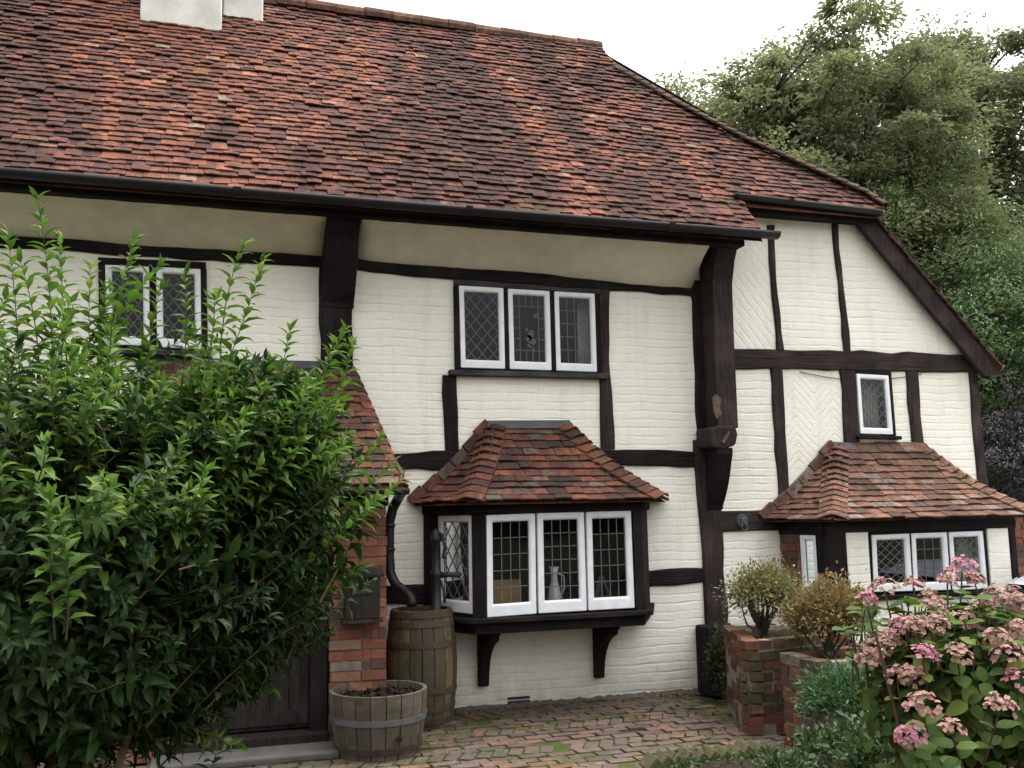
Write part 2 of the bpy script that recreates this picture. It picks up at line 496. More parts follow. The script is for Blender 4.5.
def fill_mesh(me, V, F):
    me.vertices.add(len(V))
    me.vertices.foreach_set('co', np.ascontiguousarray(V, dtype=np.float32).ravel())
    ln = np.fromiter((len(f) for f in F), int, len(F))
    idx = np.fromiter((i for f in F for i in f), int, int(ln.sum()))
    me.loops.add(len(idx))
    me.loops.foreach_set('vertex_index', idx)
    me.polygons.add(len(F))
    me.polygons.foreach_set('loop_start', np.concatenate([[0], np.cumsum(ln)[:-1]]).astype(np.int32))
    me.update(calc_edges=True)
    me.validate()


def world_loc(o):
    p = np.zeros(3)
    while o is not None:
        p += np.array(o.location)
        o = o.parent
    return p


def tag(o, label=None, cat=None, group=None, kind=None):
    for k, v in (('label', label), ('category', cat), ('group', group), ('kind', kind)):
        if v:
            o[k] = v
    return o


def thing(name, label, cat, loc=(0, 0, 0), group=None):
    o = bpy.data.objects.new(name, None)
    o.location = loc
    COL.objects.link(o)
    return tag(o, label, cat, group)


def shift(o, loc):
    """move a single-mesh thing's origin to its base"""
    loc = np.asarray(loc, float)
    me = o.data
    co = np.empty(len(me.vertices)*3, np.float32)
    me.vertices.foreach_get('co', co)
    me.vertices.foreach_set('co', (co.reshape(-1, 3)-loc.astype(np.float32)).ravel())
    me.update()
    o.location = loc
    return o


def smooth_noise(n, amp, step=3):
    k = max(2, n//step+2)
    a = rng.normal(0, amp, k)
    return np.interp(np.linspace(0, k-1, n), np.arange(k), a)


def resample(poly, step=0.05):
    poly = np.asarray(poly, float)
    d = np.r_[0, np.cumsum(np.linalg.norm(np.diff(poly, axis=0), axis=1))]
    n = max(3, int(d[-1]/step))
    s = np.linspace(0, d[-1], n)
    return np.stack([np.interp(s, d, poly[:, i]) for i in range(3)], 1)


def timber(name, A, B, mat, parent, Yf, depth=0.1, jit=0.006, step=0.06, px=True, bev=0.012):
    """hewn timber in the plane y = Yf; A and B trace its two long edges"""
    if px:
        A = [at(x, y, Yf) for x, y in A]; B = [at(x, y, Yf) for x, y in B]
    A = np.asarray(A, float); B = np.asarray(B, float)
    LA = np.linalg.norm(np.diff(A, axis=0), axis=1).sum()
    n = max(4, int(LA/step))

    def rs(P):
        d = np.r_[0, np.cumsum(np.linalg.norm(np.diff(P, axis=0), axis=1))]
        s = np.linspace(0, d[-1], n)
        return np.stack([np.interp(s, d, P[:, i]) for i in range(3)], 1)
    a, b = rs(A), rs(B)
    side = b-a
    side /= np.linalg.norm(side, axis=1)[:, None]
    a = a + side*smooth_noise(n, jit)[:, None]
    b = b + side*smooth_noise(n, jit)[:, None]
    dy = smooth_noise(n, jit*0.6)
    Yv = np.array([0, 1.0, 0])
    off = lambda k: (k + dy)[:, None]*Yv
    rows = [a + off(np.full(n, depth)), a + off(np.full(n, bev)), a + side*bev + off(np.zeros(n)),
            b - side*bev + off(np.zeros(n)), b + off(np.full(n, bev)), b + off(np.full(n, depth))]
    V = np.concatenate(rows)
    f = []
    for r in range(5):
        for i in range(n-1):
            f.append((r*n+i, r*n+i+1, (r+1)*n+i+1, (r+1)*n+i))
    for i in range(n-1):
        f.append((5*n+i, 5*n+i+1, i+1, i))
    f.append(tuple(r*n for r in range(6)))
    f.append(tuple(r*n+n-1 for r in range(6))[::-1])
    m = MB(); m.add(V, f)
    o = m.build(name, mat, parent)
    fix_normals(o)
    return o


def fix_normals(o):
    import bmesh
    bm = bmesh.new(); bm.from_mesh(o.data)
    bmesh.ops.recalc_face_normals(bm, faces=bm.faces)
    bm.to_mesh(o.data); bm.free()


# ------------------------------------------------------------------ tiles
def tile(mb, c, u, v, n, w, L, th, curve=0.004):
    """one clay tile: c = middle of its tail, u across, v up the slope, n outward"""
    a = []
    for s, lift in ((0.0, 0.0), (1.0, -1.0)):
        for k in (-0.5, 0.0, 0.5):
            p = c + u*(k*w) + v*(s*L) + n*(lift*0.024 + (curve if k == 0 else 0))
            a.append(p)
    a = np.array(a)
    top = a + n*th
    V = np.concatenate([a, top])
    F = [(6, 7, 10, 9), (7, 8, 11, 10), (0, 1, 7, 6), (1, 2, 8, 7), (0, 6, 9, 3), (2, 5, 11, 8), (3, 4, 1, 0), (4, 5, 2, 1)]
    mb.add(V, F)


def tile_plane(mb, origin, u, v, u_range, smax, gauge=0.105, tw=0.165, th=0.014, sag=0.0, jit=1.0, sweep=0.0):
    """rows of tiles; u_range(s) gives the run of each row"""
    origin = np.asarray(origin, float); u = np.asarray(u, float); v = np.asarray(v, float)
    n = np.cross(u, v); n /= np.linalg.norm(n)
    if n[2] < 0:
        n = -n
    rows = int(smax/gauge)
    for j in range(rows):
        s = j*gauge
        ur = u_range(s)
        if ur is None:
            continue
        a, b = ur
        k0 = a - (0.5*tw if j % 2 else 0.0) + rng.normal(0, 0.008)
        wob = rng.normal(0, 0.006)
        x = k0
        ph = rng.uniform(0, 6)
        while x < b - 0.02:
            w = tw*(1 + rng.normal(0, 0.03))
            lo, hi = max(x, a), min(x+w, b)
            x += w
            if hi-lo < 0.03:
                continue
            mid = (lo+hi)/2
            ww = hi-lo-0.003
            und = 0.010*math.sin(mid*1.7+ph) + 0.007*math.sin(mid*4.3+ph*2)
            dz = sag*(math.sin(mid*0.9+0.4)*math.sin(s*1.1+0.3)) + rng.normal(0, 0.0035)*jit
            c = origin + u*mid + v*(s + (und*0.8 + wob + rng.normal(0, 0.004))*jit) + n*(0.026+dz)
            rot = rng.normal(0, 0.012)*jit
            v_ = v
            if sweep:
                c = c - n*sweep*math.sin(PI*s/smax)
                v_ = unit(v - n*sweep*PI/smax*math.cos(PI*s/smax))
            uu = u*math.cos(rot)+v_*math.sin(rot); vv = v_*math.cos(rot)-u*math.sin(rot)
            tl = rng.normal(0, 0.010)*jit
            uu = uu + n*tl; uu /= np.linalg.norm(uu)
            tile(mb, c, uu, vv, unit(np.cross(uu, vv)) if np.cross(uu, vv)[2] > 0 else n, ww, gauge*1.75, th, rng.uniform(0.0, 0.006))


def bonnet_row(mb, p0, p1, nL, nR, gauge=0.11, w=0.11, th=0.014, lift=0.035, sweep=0.0):
    """curved hip tiles from p0 (foot) to p1 (head) between planes with normals nL and nR"""
    p0 = np.asarray(p0, float); p1 = np.asarray(p1, float)
    d = p1-p0; Ln = np.linalg.norm(d); d /= Ln
    nm = nL+nR; nm /= np.linalg.norm(nm)
    nm = nm - d*np.dot(nm, d); nm /= np.linalg.norm(nm)
    sd = np.cross(d, nm)
    half = 0.5*math.acos(max(-1, min(1, np.dot(nL, nR))))
    k = int(Ln/gauge)
    for i in range(k):
        c = p0 + d*(i*Ln/k + rng.normal(0, 0.004)) - nm*sweep*math.sin(PI*i/k)
        R = 0.06
        ring = []
        for e, (s, lf) in enumerate(((0.0, 1.0), (gauge*1.6, 0.15))):
            for th_i in (th, 0.0):
                for q in range(7):
                    tq = (q-3)/3.0
                    flat = abs(tq)*w
                    # rounded crown then straight skirts lying on each slope
                    drop = math.tan(half)*max(0, flat-0.02) if flat > 0.02 else 0
                    hgt = -(drop*0.92) + lift*lf*(1-0.35*abs(tq)) + th_i
                    ring.append(c + d*(s + (0.018*abs(tq) if e == 0 else 0)) + sd*(tq*w) + nm*hgt)
        V = np.array(ring)
        f = []
        for q in range(6):
            f.append((q, q+1, 14+q+1, 14+q))            # top
            f.append((7+q, 21+q, 21+q+1, 7+q+1))        # underside
            f.append((q, 7+q, 7+q+1, q+1))              # tail edge
        f.append((0, 14, 21, 7)); f.append((6, 13, 27, 20))
        mb.add(V, f)


def brick_faces(mb, plan, z0, z1, closed=True, bl=0.215, bh=0.065, joint=0.010, dep=0.10, rough=1.0, outward=1):
    """bricks laid along the edges of a plan polygon (counter-clockwise), proud of a mortar core"""
    plan = [np.array(p, float) for p in plan]
    ne = len(plan) if closed else len(plan)-1
    rows = max(1, int(round((z1-z0)/(bh+joint))))
    hh = (z1-z0)/rows
    for e in range(ne):
        a, b = plan[e], plan[(e+1) % len(plan)]
        t = b-a; L = np.linalg.norm(t); t /= L
        nrm = np.array([t[1], -t[0]])*outward
        for r in range(rows):
            x = -(bl+joint)*(0.5 if (r+e) % 2 else 0.0) + rng.normal(0, 0.01)
            while x < L:
                w = bl*(1+rng.normal(0, 0.02))
                if rng.random() < 0.22:
                    w *= 0.5
                lo, hi = max(x, 0.0), min(x+w, L)
                x += w+joint
                if hi-lo < 0.02:
                    continue
                pr = rng.normal(0, 0.0035)*rough
                c2 = a + t*(lo+hi)/2 + nrm*(pr - dep/2)
                zc = z0 + (r+0.5)*hh + rng.normal(0, 0.002)*rough
                tl = rng.normal(0, 0.012)*rough
                ax = np.array([t[0]*math.cos(tl), t[1]*math.cos(tl), math.sin(tl)])*(hi-lo)/2
                ay = np.array([nrm[0], nrm[1], 0])*dep/2
                az = np.array([-t[0]*math.sin(tl), -t[1]*math.sin(tl), math.cos(tl)])*(hh-joint)/2
                mb.obox((c2[0], c2[1], zc), ax, ay, az)


# ------------------------------------------------------------------ leaves
def leaf_arrays(C, D, N, L, Wd, fold=0.25, droop=0.25):
    """pointed, folded leaf blades: 8 vertices, 6 faces each"""
    n = len(C)
    D = D/np.linalg.norm(D, axis=1)[:, None]
    S = np.cross(D, N); S /= (np.linalg.norm(S, axis=1)[:, None]+1e-9)
    N = np.cross(S, D)
    L = np.asarray(L)[:, None]; Wd = np.asarray(Wd)[:, None]
    m1 = C + D*L*0.36 - N*L*droop*0.10
    m2 = C + D*L*0.70 - N*L*droop*0.38
    tip = C + D*L*0.98 - N*L*droop*0.85
    up = N*Wd*fold
    V = np.stack([C, m1+S*Wd*0.5+up, m1, m1-S*Wd*0.5+up, m2+S*Wd*0.36+up*0.7, m2, m2-S*Wd*0.36+up*0.7, tip], 1).reshape(-1, 3)
    base = np.array([[0, 1, 2, 2], [0, 2, 3, 3], [2, 1, 4, 5], [2, 5, 6, 3], [5, 4, 7, 7], [5, 7, 6, 6]])
    T = [(0, 1, 2), (0, 2, 3), (5, 4, 7), (5, 7, 6)]; Q = [(2, 1, 4, 5), (2, 5, 6, 3)]
    offs = np.arange(n)*8
    tri = (offs[:, None, None] + np.array(T)[None]).reshape(-1, 3)
    quad = (offs[:, None, None] + np.array(Q)[None]).reshape(-1, 4)
    return V, tri, quad


def add_leaves(mb, C, D, N, L, Wd, fold=0.25, droop=0.25):
    V, tri, quad = leaf_arrays(np.asarray(C, float), np.asarray(D, float), np.asarray(N, float), L, Wd, fold, droop)
    b = mb.nv
    mb.v.append(V)
    mb.f.extend((tri+b).tolist()); mb.f.extend((quad+b).tolist())
    mb.mi.extend([0]*(len(tri)+len(quad)))
    mb.nv += len(V)


def add_small_leaves(mb, C, D, N, L, Wd):
    """4-vertex leaves folded along the midrib, for foliage far away"""
    C = np.asarray(C, float); D = np.asarray(D, float); N = np.asarray(N, float)
    n = len(C)
    D = D/(np.linalg.norm(D, axis=1)[:, None]+1e-9)
    S = np.cross(D, N); S /= (np.linalg.norm(S, axis=1)[:, None]+1e-9)
    N = np.cross(S, D)
    L = np.asarray(L)[:, None]; Wd = np.asarray(Wd)[:, None]
    V = np.stack([C, C+D*L*0.45+S*Wd*0.5+N*Wd*0.15, C+D*L-N*L*0.1, C+D*L*0.45-S*Wd*0.5+N*Wd*0.15], 1).reshape(-1, 3)
    o = np.arange(n)*4
    F = np.concatenate([np.stack([o, o+1, o+2], 1), np.stack([o, o+2, o+3], 1)])
    mb.addn(V, F)


def unit(v):
    v = np.asarray(v, float)
    return v/(np.linalg.norm(v, axis=-1, keepdims=True)+1e-9)


# ================================================================== SETTING
g = MB()
xs = np.r_[-90, -30, -12, -6, 0, 3, 5.6, 6.2, 8, 10, 14, 20, 35, 120]
ys = np.r_[-60, -20, -5, 0, 4, 8, 12, 16, 22, 30, 50, 150]
V = []
for y in ys:
    for x in xs:
        V.append((x, y, -0.03 if x < 5.7 else -0.42))
nx = len(xs)
F = [(j*nx+i, j*nx+i+1, (j+1)*nx+i+1, (j+1)*nx+i) for j in range(len(ys)-1) for i in range(nx-1)]
g.add(V, F)
tag(g.build('ground', 'garden_ground'), kind='structure')

# path: brick paving, laid course by course with a soldier strip along the wall
pv = MB(); jt = MB()


def paver(cx, cy, ang, l=0.190, w=0.092):
    z = rng.normal(0.0, 0.003) + 0.006*math.sin(cx*2.1+cy)
    ax = np.array([math.cos(ang), math.sin(ang), rng.normal(0, 0.012)])*l/2*(1+rng.normal(0, 0.02))
    ay = np.array([-math.sin(ang), math.cos(ang), rng.normal(0, 0.018)])*w/2*(1+rng.normal(0, 0.03))
    pv.obox((cx, cy, z-0.03), ax, ay, np.array([0, 0, 0.03]), taper=0.97)


# header strip next to the wall, leaning a little
x = -0.2
while x < 4.15:
    paver(x, 7.88, PI/2 + 0.35 + rng.normal(0, 0.05), 0.23, 0.100)
    x += 0.115
yy = 7.70
row = 0
while yy > 3.6:
    ang0 = 0.02
    if row % 5 == 4:
        x = -1.6
        while x < 3.9:
            if rng.random() > 0.03:
                paver(x, yy-0.045, PI/2 - 0.45 + rng.normal(0, 0.05)); x += 0.112
            else:
                x += 0.112
        yy -= 0.20
    else:
        x = -1.6 + (0.11 if row % 2 else 0)
        while x < 3.9:
            if rng.random() > 0.04:
                paver(x, yy, ang0 + rng.normal(0, 0.04))
            x += 0.203
        yy -= 0.103
    row += 1
tag(pv.build('brick_path', 'paving_brick'), kind='structure')
jt.add([(-1.9, 3.4, -0.014), (3.95, 3.4, -0.014), (3.95, 8.04, -0.014), (-1.9, 8.04, -0.014)], [(0, 1, 2, 3)])
tag(jt.build('path_bed', 'mossy_joint'), kind='structure')
fb = MB()
nxx, nyy = 40, 50
V = []
for j in range(nyy+1):
    for i in range(nxx+1):
        x = 2.55 + 3.0*i/nxx; y = 1.2 + 4.75*j/nyy
        e = min(i, nxx-i, j, nyy-j)/4.0
        V.append((x, y, -0.02 + 0.10*min(1, e) + rng.normal(0, 0.014)))
fb.add(V, [(j*(nxx+1)+i, j*(nxx+1)+i+1, (j+1)*(nxx+1)+i+1, (j+1)*(nxx+1)+i) for j in range(nyy) for i in range(nxx)])
tag(fb.build('flower_bed', 'soil'), kind='structure')
dr = MB()
dr.add([(6.22, 1.5, -0.402), (30, 1.5, -0.402), (30, 8.2, -0.402), (6.22, 8.2, -0.402)], [(0, 1, 2, 3)])
tag(dr.build('driveway', 'gravel_drive'), kind='structure')

# ================================================================== HOUSE
house = thing('timber_framed_house', 'black and white timber framed house with a sagging red tiled roof', 'house', (3.0, 8.05, 0))


def panel(name, poly, mat, y=W, depth=0.12):
    m = MB()
    m.prism([(x, y, z) for x, z in poly], (0, depth, 0))
    o = m.build(name, mat, house)
    fix_normals(o)
    return o


XL, XC, XR = -4.2, 4.50, 7.42
PB = 'painted_brick'
# openings (X0,X1,Z0,Z1): hall window, left window, porch door way, right window, bays are applied against the wall
HW = (1.93, 3.30, 2.84, 3.66)
LW = (float(at(101, 300, W)[0]), float(at(203.5, 310, W)[0]), 2.88, 3.70)
RWn = (5.985, 6.40, 2.315, 2.96)
# left wall, cut round its window openings
panel('wall_panel', [(XL, 0), (LW[0], 0), (LW[0], 4.0), (XL, 4.0)], PB)
panel('wall_panel', [(LW[0], 0), (LW[1], 0), (LW[1], LW[2]), (LW[0], LW[2])], PB)
panel('wall_panel', [(LW[0], LW[3]), (LW[1], LW[3]), (LW[1], 4.0), (LW[0], 4.0)], PB)
panel('wall_panel', [(LW[1], 0), (0.9, 0), (0.9, 4.0), (LW[1], 4.0)], PB)
panel('wall_panel', [(0.9, 1.02), (HW[0], 1.02), (HW[0], 4.0), (0.9, 4.0)], PB)
panel('wall_panel', [(0.9, 0), (4.36, 0), (4.36, 1.02), (0.9, 1.02)], PB, W+0.004)
panel('wall_panel', [(HW[0], 1.02), (HW[1], 1.02), (HW[1], HW[2]), (HW[0], HW[2])], PB)
panel('wall_panel', [(HW[0], HW[3]), (HW[1], HW[3]), (HW[1], 4.0), (HW[0], 4.0)], PB)
panel('wall_panel', [(HW[1], 1.02), (4.36, 1.02), (4.36, 4.0), (HW[1], 4.0)], PB)
# right wing: upper panels
zr = lambda px, py: at(px, py, W)
topz = 4.56
panel('wall_panel', [(4.36, 3.06), (5.08, 3.06), (5.06, topz), (4.36, topz)], 'painted_brick_diagonal')
panel('wall_panel', [(5.08, 3.06), (5.86, 3.06), (5.86, topz), (5.06, topz)], PB, W+0.002)
panel('wall_panel', [(5.86, 3.06), (7.50, 3.06), (6.12, topz), (5.86, topz)], PB)
# lower panels of the right wing
panel('wall_panel', [(4.36, 0), (5.09, 0), (5.09, 3.06), (4.36, 3.06)], PB)
panel('wall_panel', [(5.09, 0), (5.90, 0), (5.90, 3.06), (5.09, 3.06)], 'painted_brick_herringbone', W+0.002)
panel('wall_panel', [(5.90, 0), (6.47, 0), (6.47, RWn[2]), (5.90, RWn[2])], PB)
panel('wall_panel', [(RWn[1], RWn[2]), (6.47, RWn[2]), (6.47, 3.06), (RWn[1], 3.06)], PB)
panel('wall_panel', [(5.90, RWn[2]), (RWn[0], RWn[2]), (RWn[0], 3.06), (5.90, 3.06)], PB)
panel('wall_panel', [(6.47, 0), (XR, 0), (XR, 3.06), (6.47, 3.06)], PB, W+0.002)
# flank and rear walls close the building
m = MB(); m.box(XR-0.12, XR, W+0.13, 12.3, -0.62, 2.9); m.build('flank_wall', PB, house)
m = MB(); m.box(XL, XL+0.12, W+0.13, 12.3, 0, 4.0); m.build('flank_wall', PB, house)
m = MB(); m.box(XL+0.13, XR-0.13, 12.18, 12.3, 0, 4.0); m.build('rear_wall', PB, house)

BV, BH, NV, NH = 'black_timber_v', 'black_timber_h', 'brown_timber_v', 'brown_timber_h'
T1 = W-0.028
# rail under the coving
timber('rail', [(-220, 222), (0, 235), (164, 243.5), (322, 256)], [(-220, 234), (0, 246), (152, 256), (322, 267)], BH, house, T1)
timber('rail', [(350, 256.5), (372, 261), (437, 265), (500, 269), (528, 270), (578, 277), (640, 281), (692, 288)],
       [(350, 269), (400, 274), (456, 279), (500, 283), (560, 287), (600, 289), (640, 291), (698, 295.5)], BH, house, T1-0.004)
# studs of the hall
timber('stud', [(595, 287), (600, 330), (602, 449)], [(608.5, 289), (610.5, 360), (615.6, 449)], NV, house, T1)
timber('stud', [(443, 375), (446, 450)], [(457, 376), (458.5, 450)], BV, house, T1)
# middle rail
timber('rail', [(340, 452), (400, 452.5), (470, 449)], [(340, 470), (432, 470), (470, 470)], BH, house, T1-0.003)
timber('rail', [(560, 449), (616, 449.5), (660, 450), (697, 452)], [(560, 463), (630, 465), (660, 466), (700, 467)], BH, house, T1-0.003)
# low rail
timber('rail', [(375, 587), (430, 585), (500, 580)], [(375, 606), (430, 604), (500, 598)], BH, house, T1)
timber('rail', [(560, 575), (642, 571), (705, 568.5)], [(560, 592), (643, 588), (708, 583.5)], BH, house, T1)
# ground post under the bracket
timber('post', [(694, 440), (697, 470), (700, 512), (705, 578), (708, 626)], [(719, 440), (720, 470), (722, 508), (725, 560), (728, 626)], NV, house, T1-0.012, 0.14)
# wall post behind the eaves bracket
timber('post', [(690, 280), (693, 300), (697, 400), (699, 450)], [(716, 280), (716, 300), (716, 400), (717, 450)], BV, house, T1-0.01, 0.14)
# right wing timbers
T2 = W-0.022
timber('rail', [(733, 349), (800, 349.5), (870, 351.5), (980, 354)], [(733, 368), (800, 369), (870, 370.5), (980, 373)], NH, house, T2-0.006)
timber('stud', [(767.8, 225), (771, 280), (778.5, 350)], [(774.5, 225), (777, 280), (784, 350)], NV, house, T2)
timber('stud', [(832, 216), (838, 280), (845, 351)], [(838.5, 216), (844, 280), (852, 351)], NV, house, T2)
timber('stud', [(771.5, 368), (775, 430), (779, 500)], [(783.8, 368), (786, 430), (790, 500)], NV, house, T2)
timber('stud', [(840, 370), (843, 400), (846, 442)], [(856, 370), (858, 400), (861, 442)], NV, house, T2)
timber('stud', [(907, 371), (910, 410), (916, 480)], [(919, 371), (921.5, 410), (928, 480)], NV, house, T2)
timber('corner_post', [(969.5, 371), (975, 440), (982, 520), (990, 640)], [(979, 371), (984, 440), (993, 520), (1003, 640)], NV, house, T2, 0.13)
timber('rail', [(721, 511), (770, 510), (850, 509)], [(723, 532), (790, 530), (850, 529)], NH, house, T2-0.004)
# bargeboard
timber('bargeboard', [(850, 213), (859, 226), (905, 280), (955, 340), (985, 376)], [(868, 211), (876, 221), (925, 278), (976, 340), (1003, 374)], NV, house, W-0.13, 0.05, 0.004)

# eaves brackets: forward-curving timbers that carry the plate


def bracket_profile(parent, name, x0, x1, prof, mat):
    m = MB()
    m.prism([(x0, y, z) for y, z in prof], (x1-x0, 0, 0))
    o = m.build(name, mat, parent); fix_normals(o); bevel(o, 0.012)
    return o


def bevel(o, w, seg=2):
    b = o.modifiers.new('bevel', 'BEVEL'); b.width = w; b.segments = seg; b.limit_method = 'ANGLE'
    b.angle_limit = math.radians(35)


def arc(p0, p1, bulge, n=8):
    p0 = np.array(p0, float); p1 = np.array(p1, float)
    d = p1-p0; nn = np.array([-d[1], d[0]])
    return [tuple(p0 + d*t + nn*bulge*4*t*(1-t)) for t in np.linspace(0, 1, n)]


# corner bracket post (right): stands forward of the wall, with a heavy block and a curved knee under it
cb = bracket_profile(house, 'eaves_post', 4.305, 4.515, [(W-0.03, 2.36), (W-0.25, 2.36), (W-0.255, 3.2), (W-0.27, 3.7), (W-0.33, 3.9), (W-0.42, 4.06), (W-0.03, 4.06)], NV)
m = MB(); m.prism([(4.20, W-0.29, 2.18), (4.33, W-0.30, 2.165), (4.46, W-0.29, 2.20), (4.485, W-0.29, 2.30), (4.46, W-0.30, 2.385), (4.3, W-0.30, 2.375), (4.19, W-0.29, 2.36)], (0, 0.27, 0))
kb = m.build('bracket_block', NV, house); bevel(kb, 0.025, 3)
bracket_profile(house, 'knee_bracket', 4.27, 4.43, [(W-0.02, 1.62), (W-0.05, 1.62)] + arc((W-0.06, 1.66), (W-0.25, 2.05), 0.05) + [(W-0.28, 2.12), (W-0.28, 2.18), (W-0.02, 2.18)], BV)
for poly in (((713, 398), (716, 394), (721, 399), (720, 408), (722, 414), (717, 419), (714, 411)), ((722, 441), (729, 431), (730, 434), (724, 444))):
    yy = W-0.262 if poly[0][1] < 420 else W-0.308
    m = MB(); m.prism([at(x, y, yy) for x, y in poly], (0, 0.02, 0))
    o = m.build('exposed_wood', 'raw_wood', cb); fix_normals(o)
# left bracket post above the porch
timber('post', [(319, 262), (319.3, 300), (322, 380), (322, 400)], [(352.5, 262), (353, 300), (351.5, 380), (351, 400)], BV, house, W-0.07, 0.16)
bracket_profile(house, 'eaves_bracket', 0.765, 1.03, [(W-0.05, 3.36), (W-0.075, 3.36)] + arc((W-0.08, 3.40), (W-0.36, 3.90), 0.09) + [(W-0.43, 4.06), (W-0.06, 4.06)], BV)

# coving
cv = MB()


def coving(xa, xb, za, zb, end_r=False):
    n = 30
    prof = [(0.0, 0.0), (0.05, 0.10), (0.16, 0.42), (0.28, 0.72), (0.40, 0.92), (0.44, 1.0)]
    V = []
    for i in range(n+1):
        t = i/n
        x = xa+(xb-xa)*t
        z0 = za+(zb-za)*t + 0.012*math.sin(3*x)
        z1 = 4.10 - 0.0085*(x-XL)
        for a, b in prof:
            V.append((x, W-0.015-a+rng.normal(0, 0.002), z0+(z1-z0)*b+rng.normal(0, 0.002)))
    k = len(prof)
    F = [(i*k+j, i*k+j+1, (i+1)*k+j+1, (i+1)*k+j) for i in range(n) for j in range(k-1)]
    # closing ends and back
    nb = len(V)
    for x, z0 in ((xa, za), (xb, zb)):
        V.append((x, W-0.015, 4.02))
    F.append(tuple(range(k)) + (nb,))
    F.append(tuple(n*k+j for j in range(k))[::-1] + (nb+1,))
    cv.add(V, F)


coving(XL, 0.80, 3.86, 3.80)
coving(1.05, 4.21, 3.80, 3.69)
o = cv.build('coving', 'plaster_cove', house, True); fix_normals(o)
a = o.data

# eaves plate and fascia
m = MB(); m.prism([(XL, W-0.50, 4.075), (4.53, W-0.50, 4.005), (4.53, W-0.50, 4.11), (XL, W-0.50, 4.17)], (0, 0.14, 0))
o = m.build('eaves_plate', BH, house); bevel(o, 0.012)


def gutter(x0, x1, y, z, r, sag=0.0, tilt=0.0):
    m = MB()
    n = 40
    prof = []
    for k in range(9):
        an = PI + PI*k/8
        prof.append((r*math.cos(an), r*math.sin(an)))
    for k in range(9):
        an = 2*PI - PI*k/8
        prof.append(((r-0.006)*math.cos(an), (r-0.006)*math.sin(an)))
    kk = len(prof)
    V = []
    for i in range(n+1):
        x = x0+(x1-x0)*i/n
        dz = sag*math.sin(PI*i/n*2.3) + tilt*(x-x0)
        for a, b in prof:
            V.append((x, y+a, z+b+dz))
    F = [(i*kk+j, i*kk+(j+1) % kk, (i+1)*kk+(j+1) % kk, (i+1)*kk+j) for i in range(n) for j in range(kk)]
    F.append(tuple(range(9))); F.append(tuple(n*kk+j for j in range(9))[::-1])
    m.add(V, F)
    # joints
    x = x0+0.6
    while x < x1:
        m.lathe_x = None
        ring = [(x+dx, y+(r+0.006)*math.cos(PI+PI*k/8), z+tilt*(x-x0)+(r+0.006)*math.sin(PI+PI*k/8)) for dx in (-0.03, 0.03) for k in range(9)]
        m.add(ring, [(k, k+1, 9+k+1, 9+k) for k in range(8)])
        x += 1.83
    o = m.build('gutter', 'gutter_black', house, True)
    fix_normals(o)
    return o


gutter(XL, 4.80, 7.435, 4.172, 0.062, 0.004, -0.0068)
gutter(4.60, 6.24, 7.83, 4.595, 0.052, 0, -0.028)
m = MB(); m.box(4.62, 6.20, 7.89, 7.93, 4.44, 4.57); o = m.build('fascia', BH, house)
m = MB(); m.box(4.60, 6.15, 7.935, 8.046, 4.455, 4.50); o = m.build('soffit', BH, house)

# ------------------------------------------------------------ roof
roof = MB()
P50 = math.radians(50)
E0 = np.array([0, 7.45, 4.115])
vv = np.array([0, math.cos(P50), math.sin(P50)])
RIDGE_S = (9.93-7.45)/math.cos(P50)
s_break = (7.83-7.45)/math.cos(P50)


def hip_x(s):
    y = 7.45 + s*math.cos(P50)
    return float(np.interp(y, [7.80, 7.98, 8.59, 9.07, 9.48, 9.93], [6.36, 6.26, 5.24, 4.63, 4.20, 4.12]))


def main_range(s):
    if s < s_break:
        return (XL, 4.66+0.05*s)
    return (XL, hip_x(s))


tile_plane(roof, E0, unit(np.array([1, 0, -0.008])), vv, main_range, RIDGE_S, 0.082, 0.130, 0.014, 0.026, 1.3)
ro = roof.build('roof_tiles', 'roof_tile', house)
# roof deck beneath the tiles (also closes the rear slope and the hipped end)
dk = MB()
hp = [(hip_x(s), 7.45+s*math.cos(P50), 4.115+s*math.sin(P50)) for s in (s_break, 1.2, 1.8, 2.5, 3.2, RIDGE_S)]
dk.add([(XL, 7.46, 4.09), (4.66, 7.46, 4.03), (4.66, 7.83, 4.48), (6.34, 7.83, 4.465), (4.11, 9.93, 6.985), (XL, 9.93, 7.05)], [(0, 1, 2, 5), (2, 3, 4, 5)])
dk.add([(XL, 9.93, 7.05), (4.11, 9.93, 6.985), (6.3, 12.45, 4.1), (XL, 12.45, 4.1)], [(0, 1, 2, 3)])
o = dk.build('roof_deck', 'roof_tile', house)
m = MB(); m.prism([(XL+0.1, 7.9, 4.0), (XL+0.1, 12.2, 4.0), (XL+0.1, 9.93, 6.98)], (0.1, 0, 0)); m.build('gable_wall', PB, house)

# hipped end slope with catslide over the outshot, tiles and verge
ve0 = at(873, 216, W-0.16); ve1 = at(1003, 370, W-0.16)
dv = unit(ve0-ve1)
en = MB()
tile_plane(en, ve1, (0, 1, 0), dv, lambda s: (0.0, 3.2 - 0.0*s), np.linalg.norm(ve0-ve1)+0.05, 0.104, 0.165, 0.017, 0.0)
en.add([ve0+(0, .01, 0), ve1+(0, .01, 0), (ve1[0], 12.4, ve1[2]), (ve0[0], 12.4, ve0[2])], [(0, 1, 2, 3)])
en.add([(6.24, 7.9, 4.58), (6.24, 12.4, 4.58), (4.13, 9.95, 7.03)], [(0, 1, 2)])
en.build('catslide_roof', 'roof_tile', house)

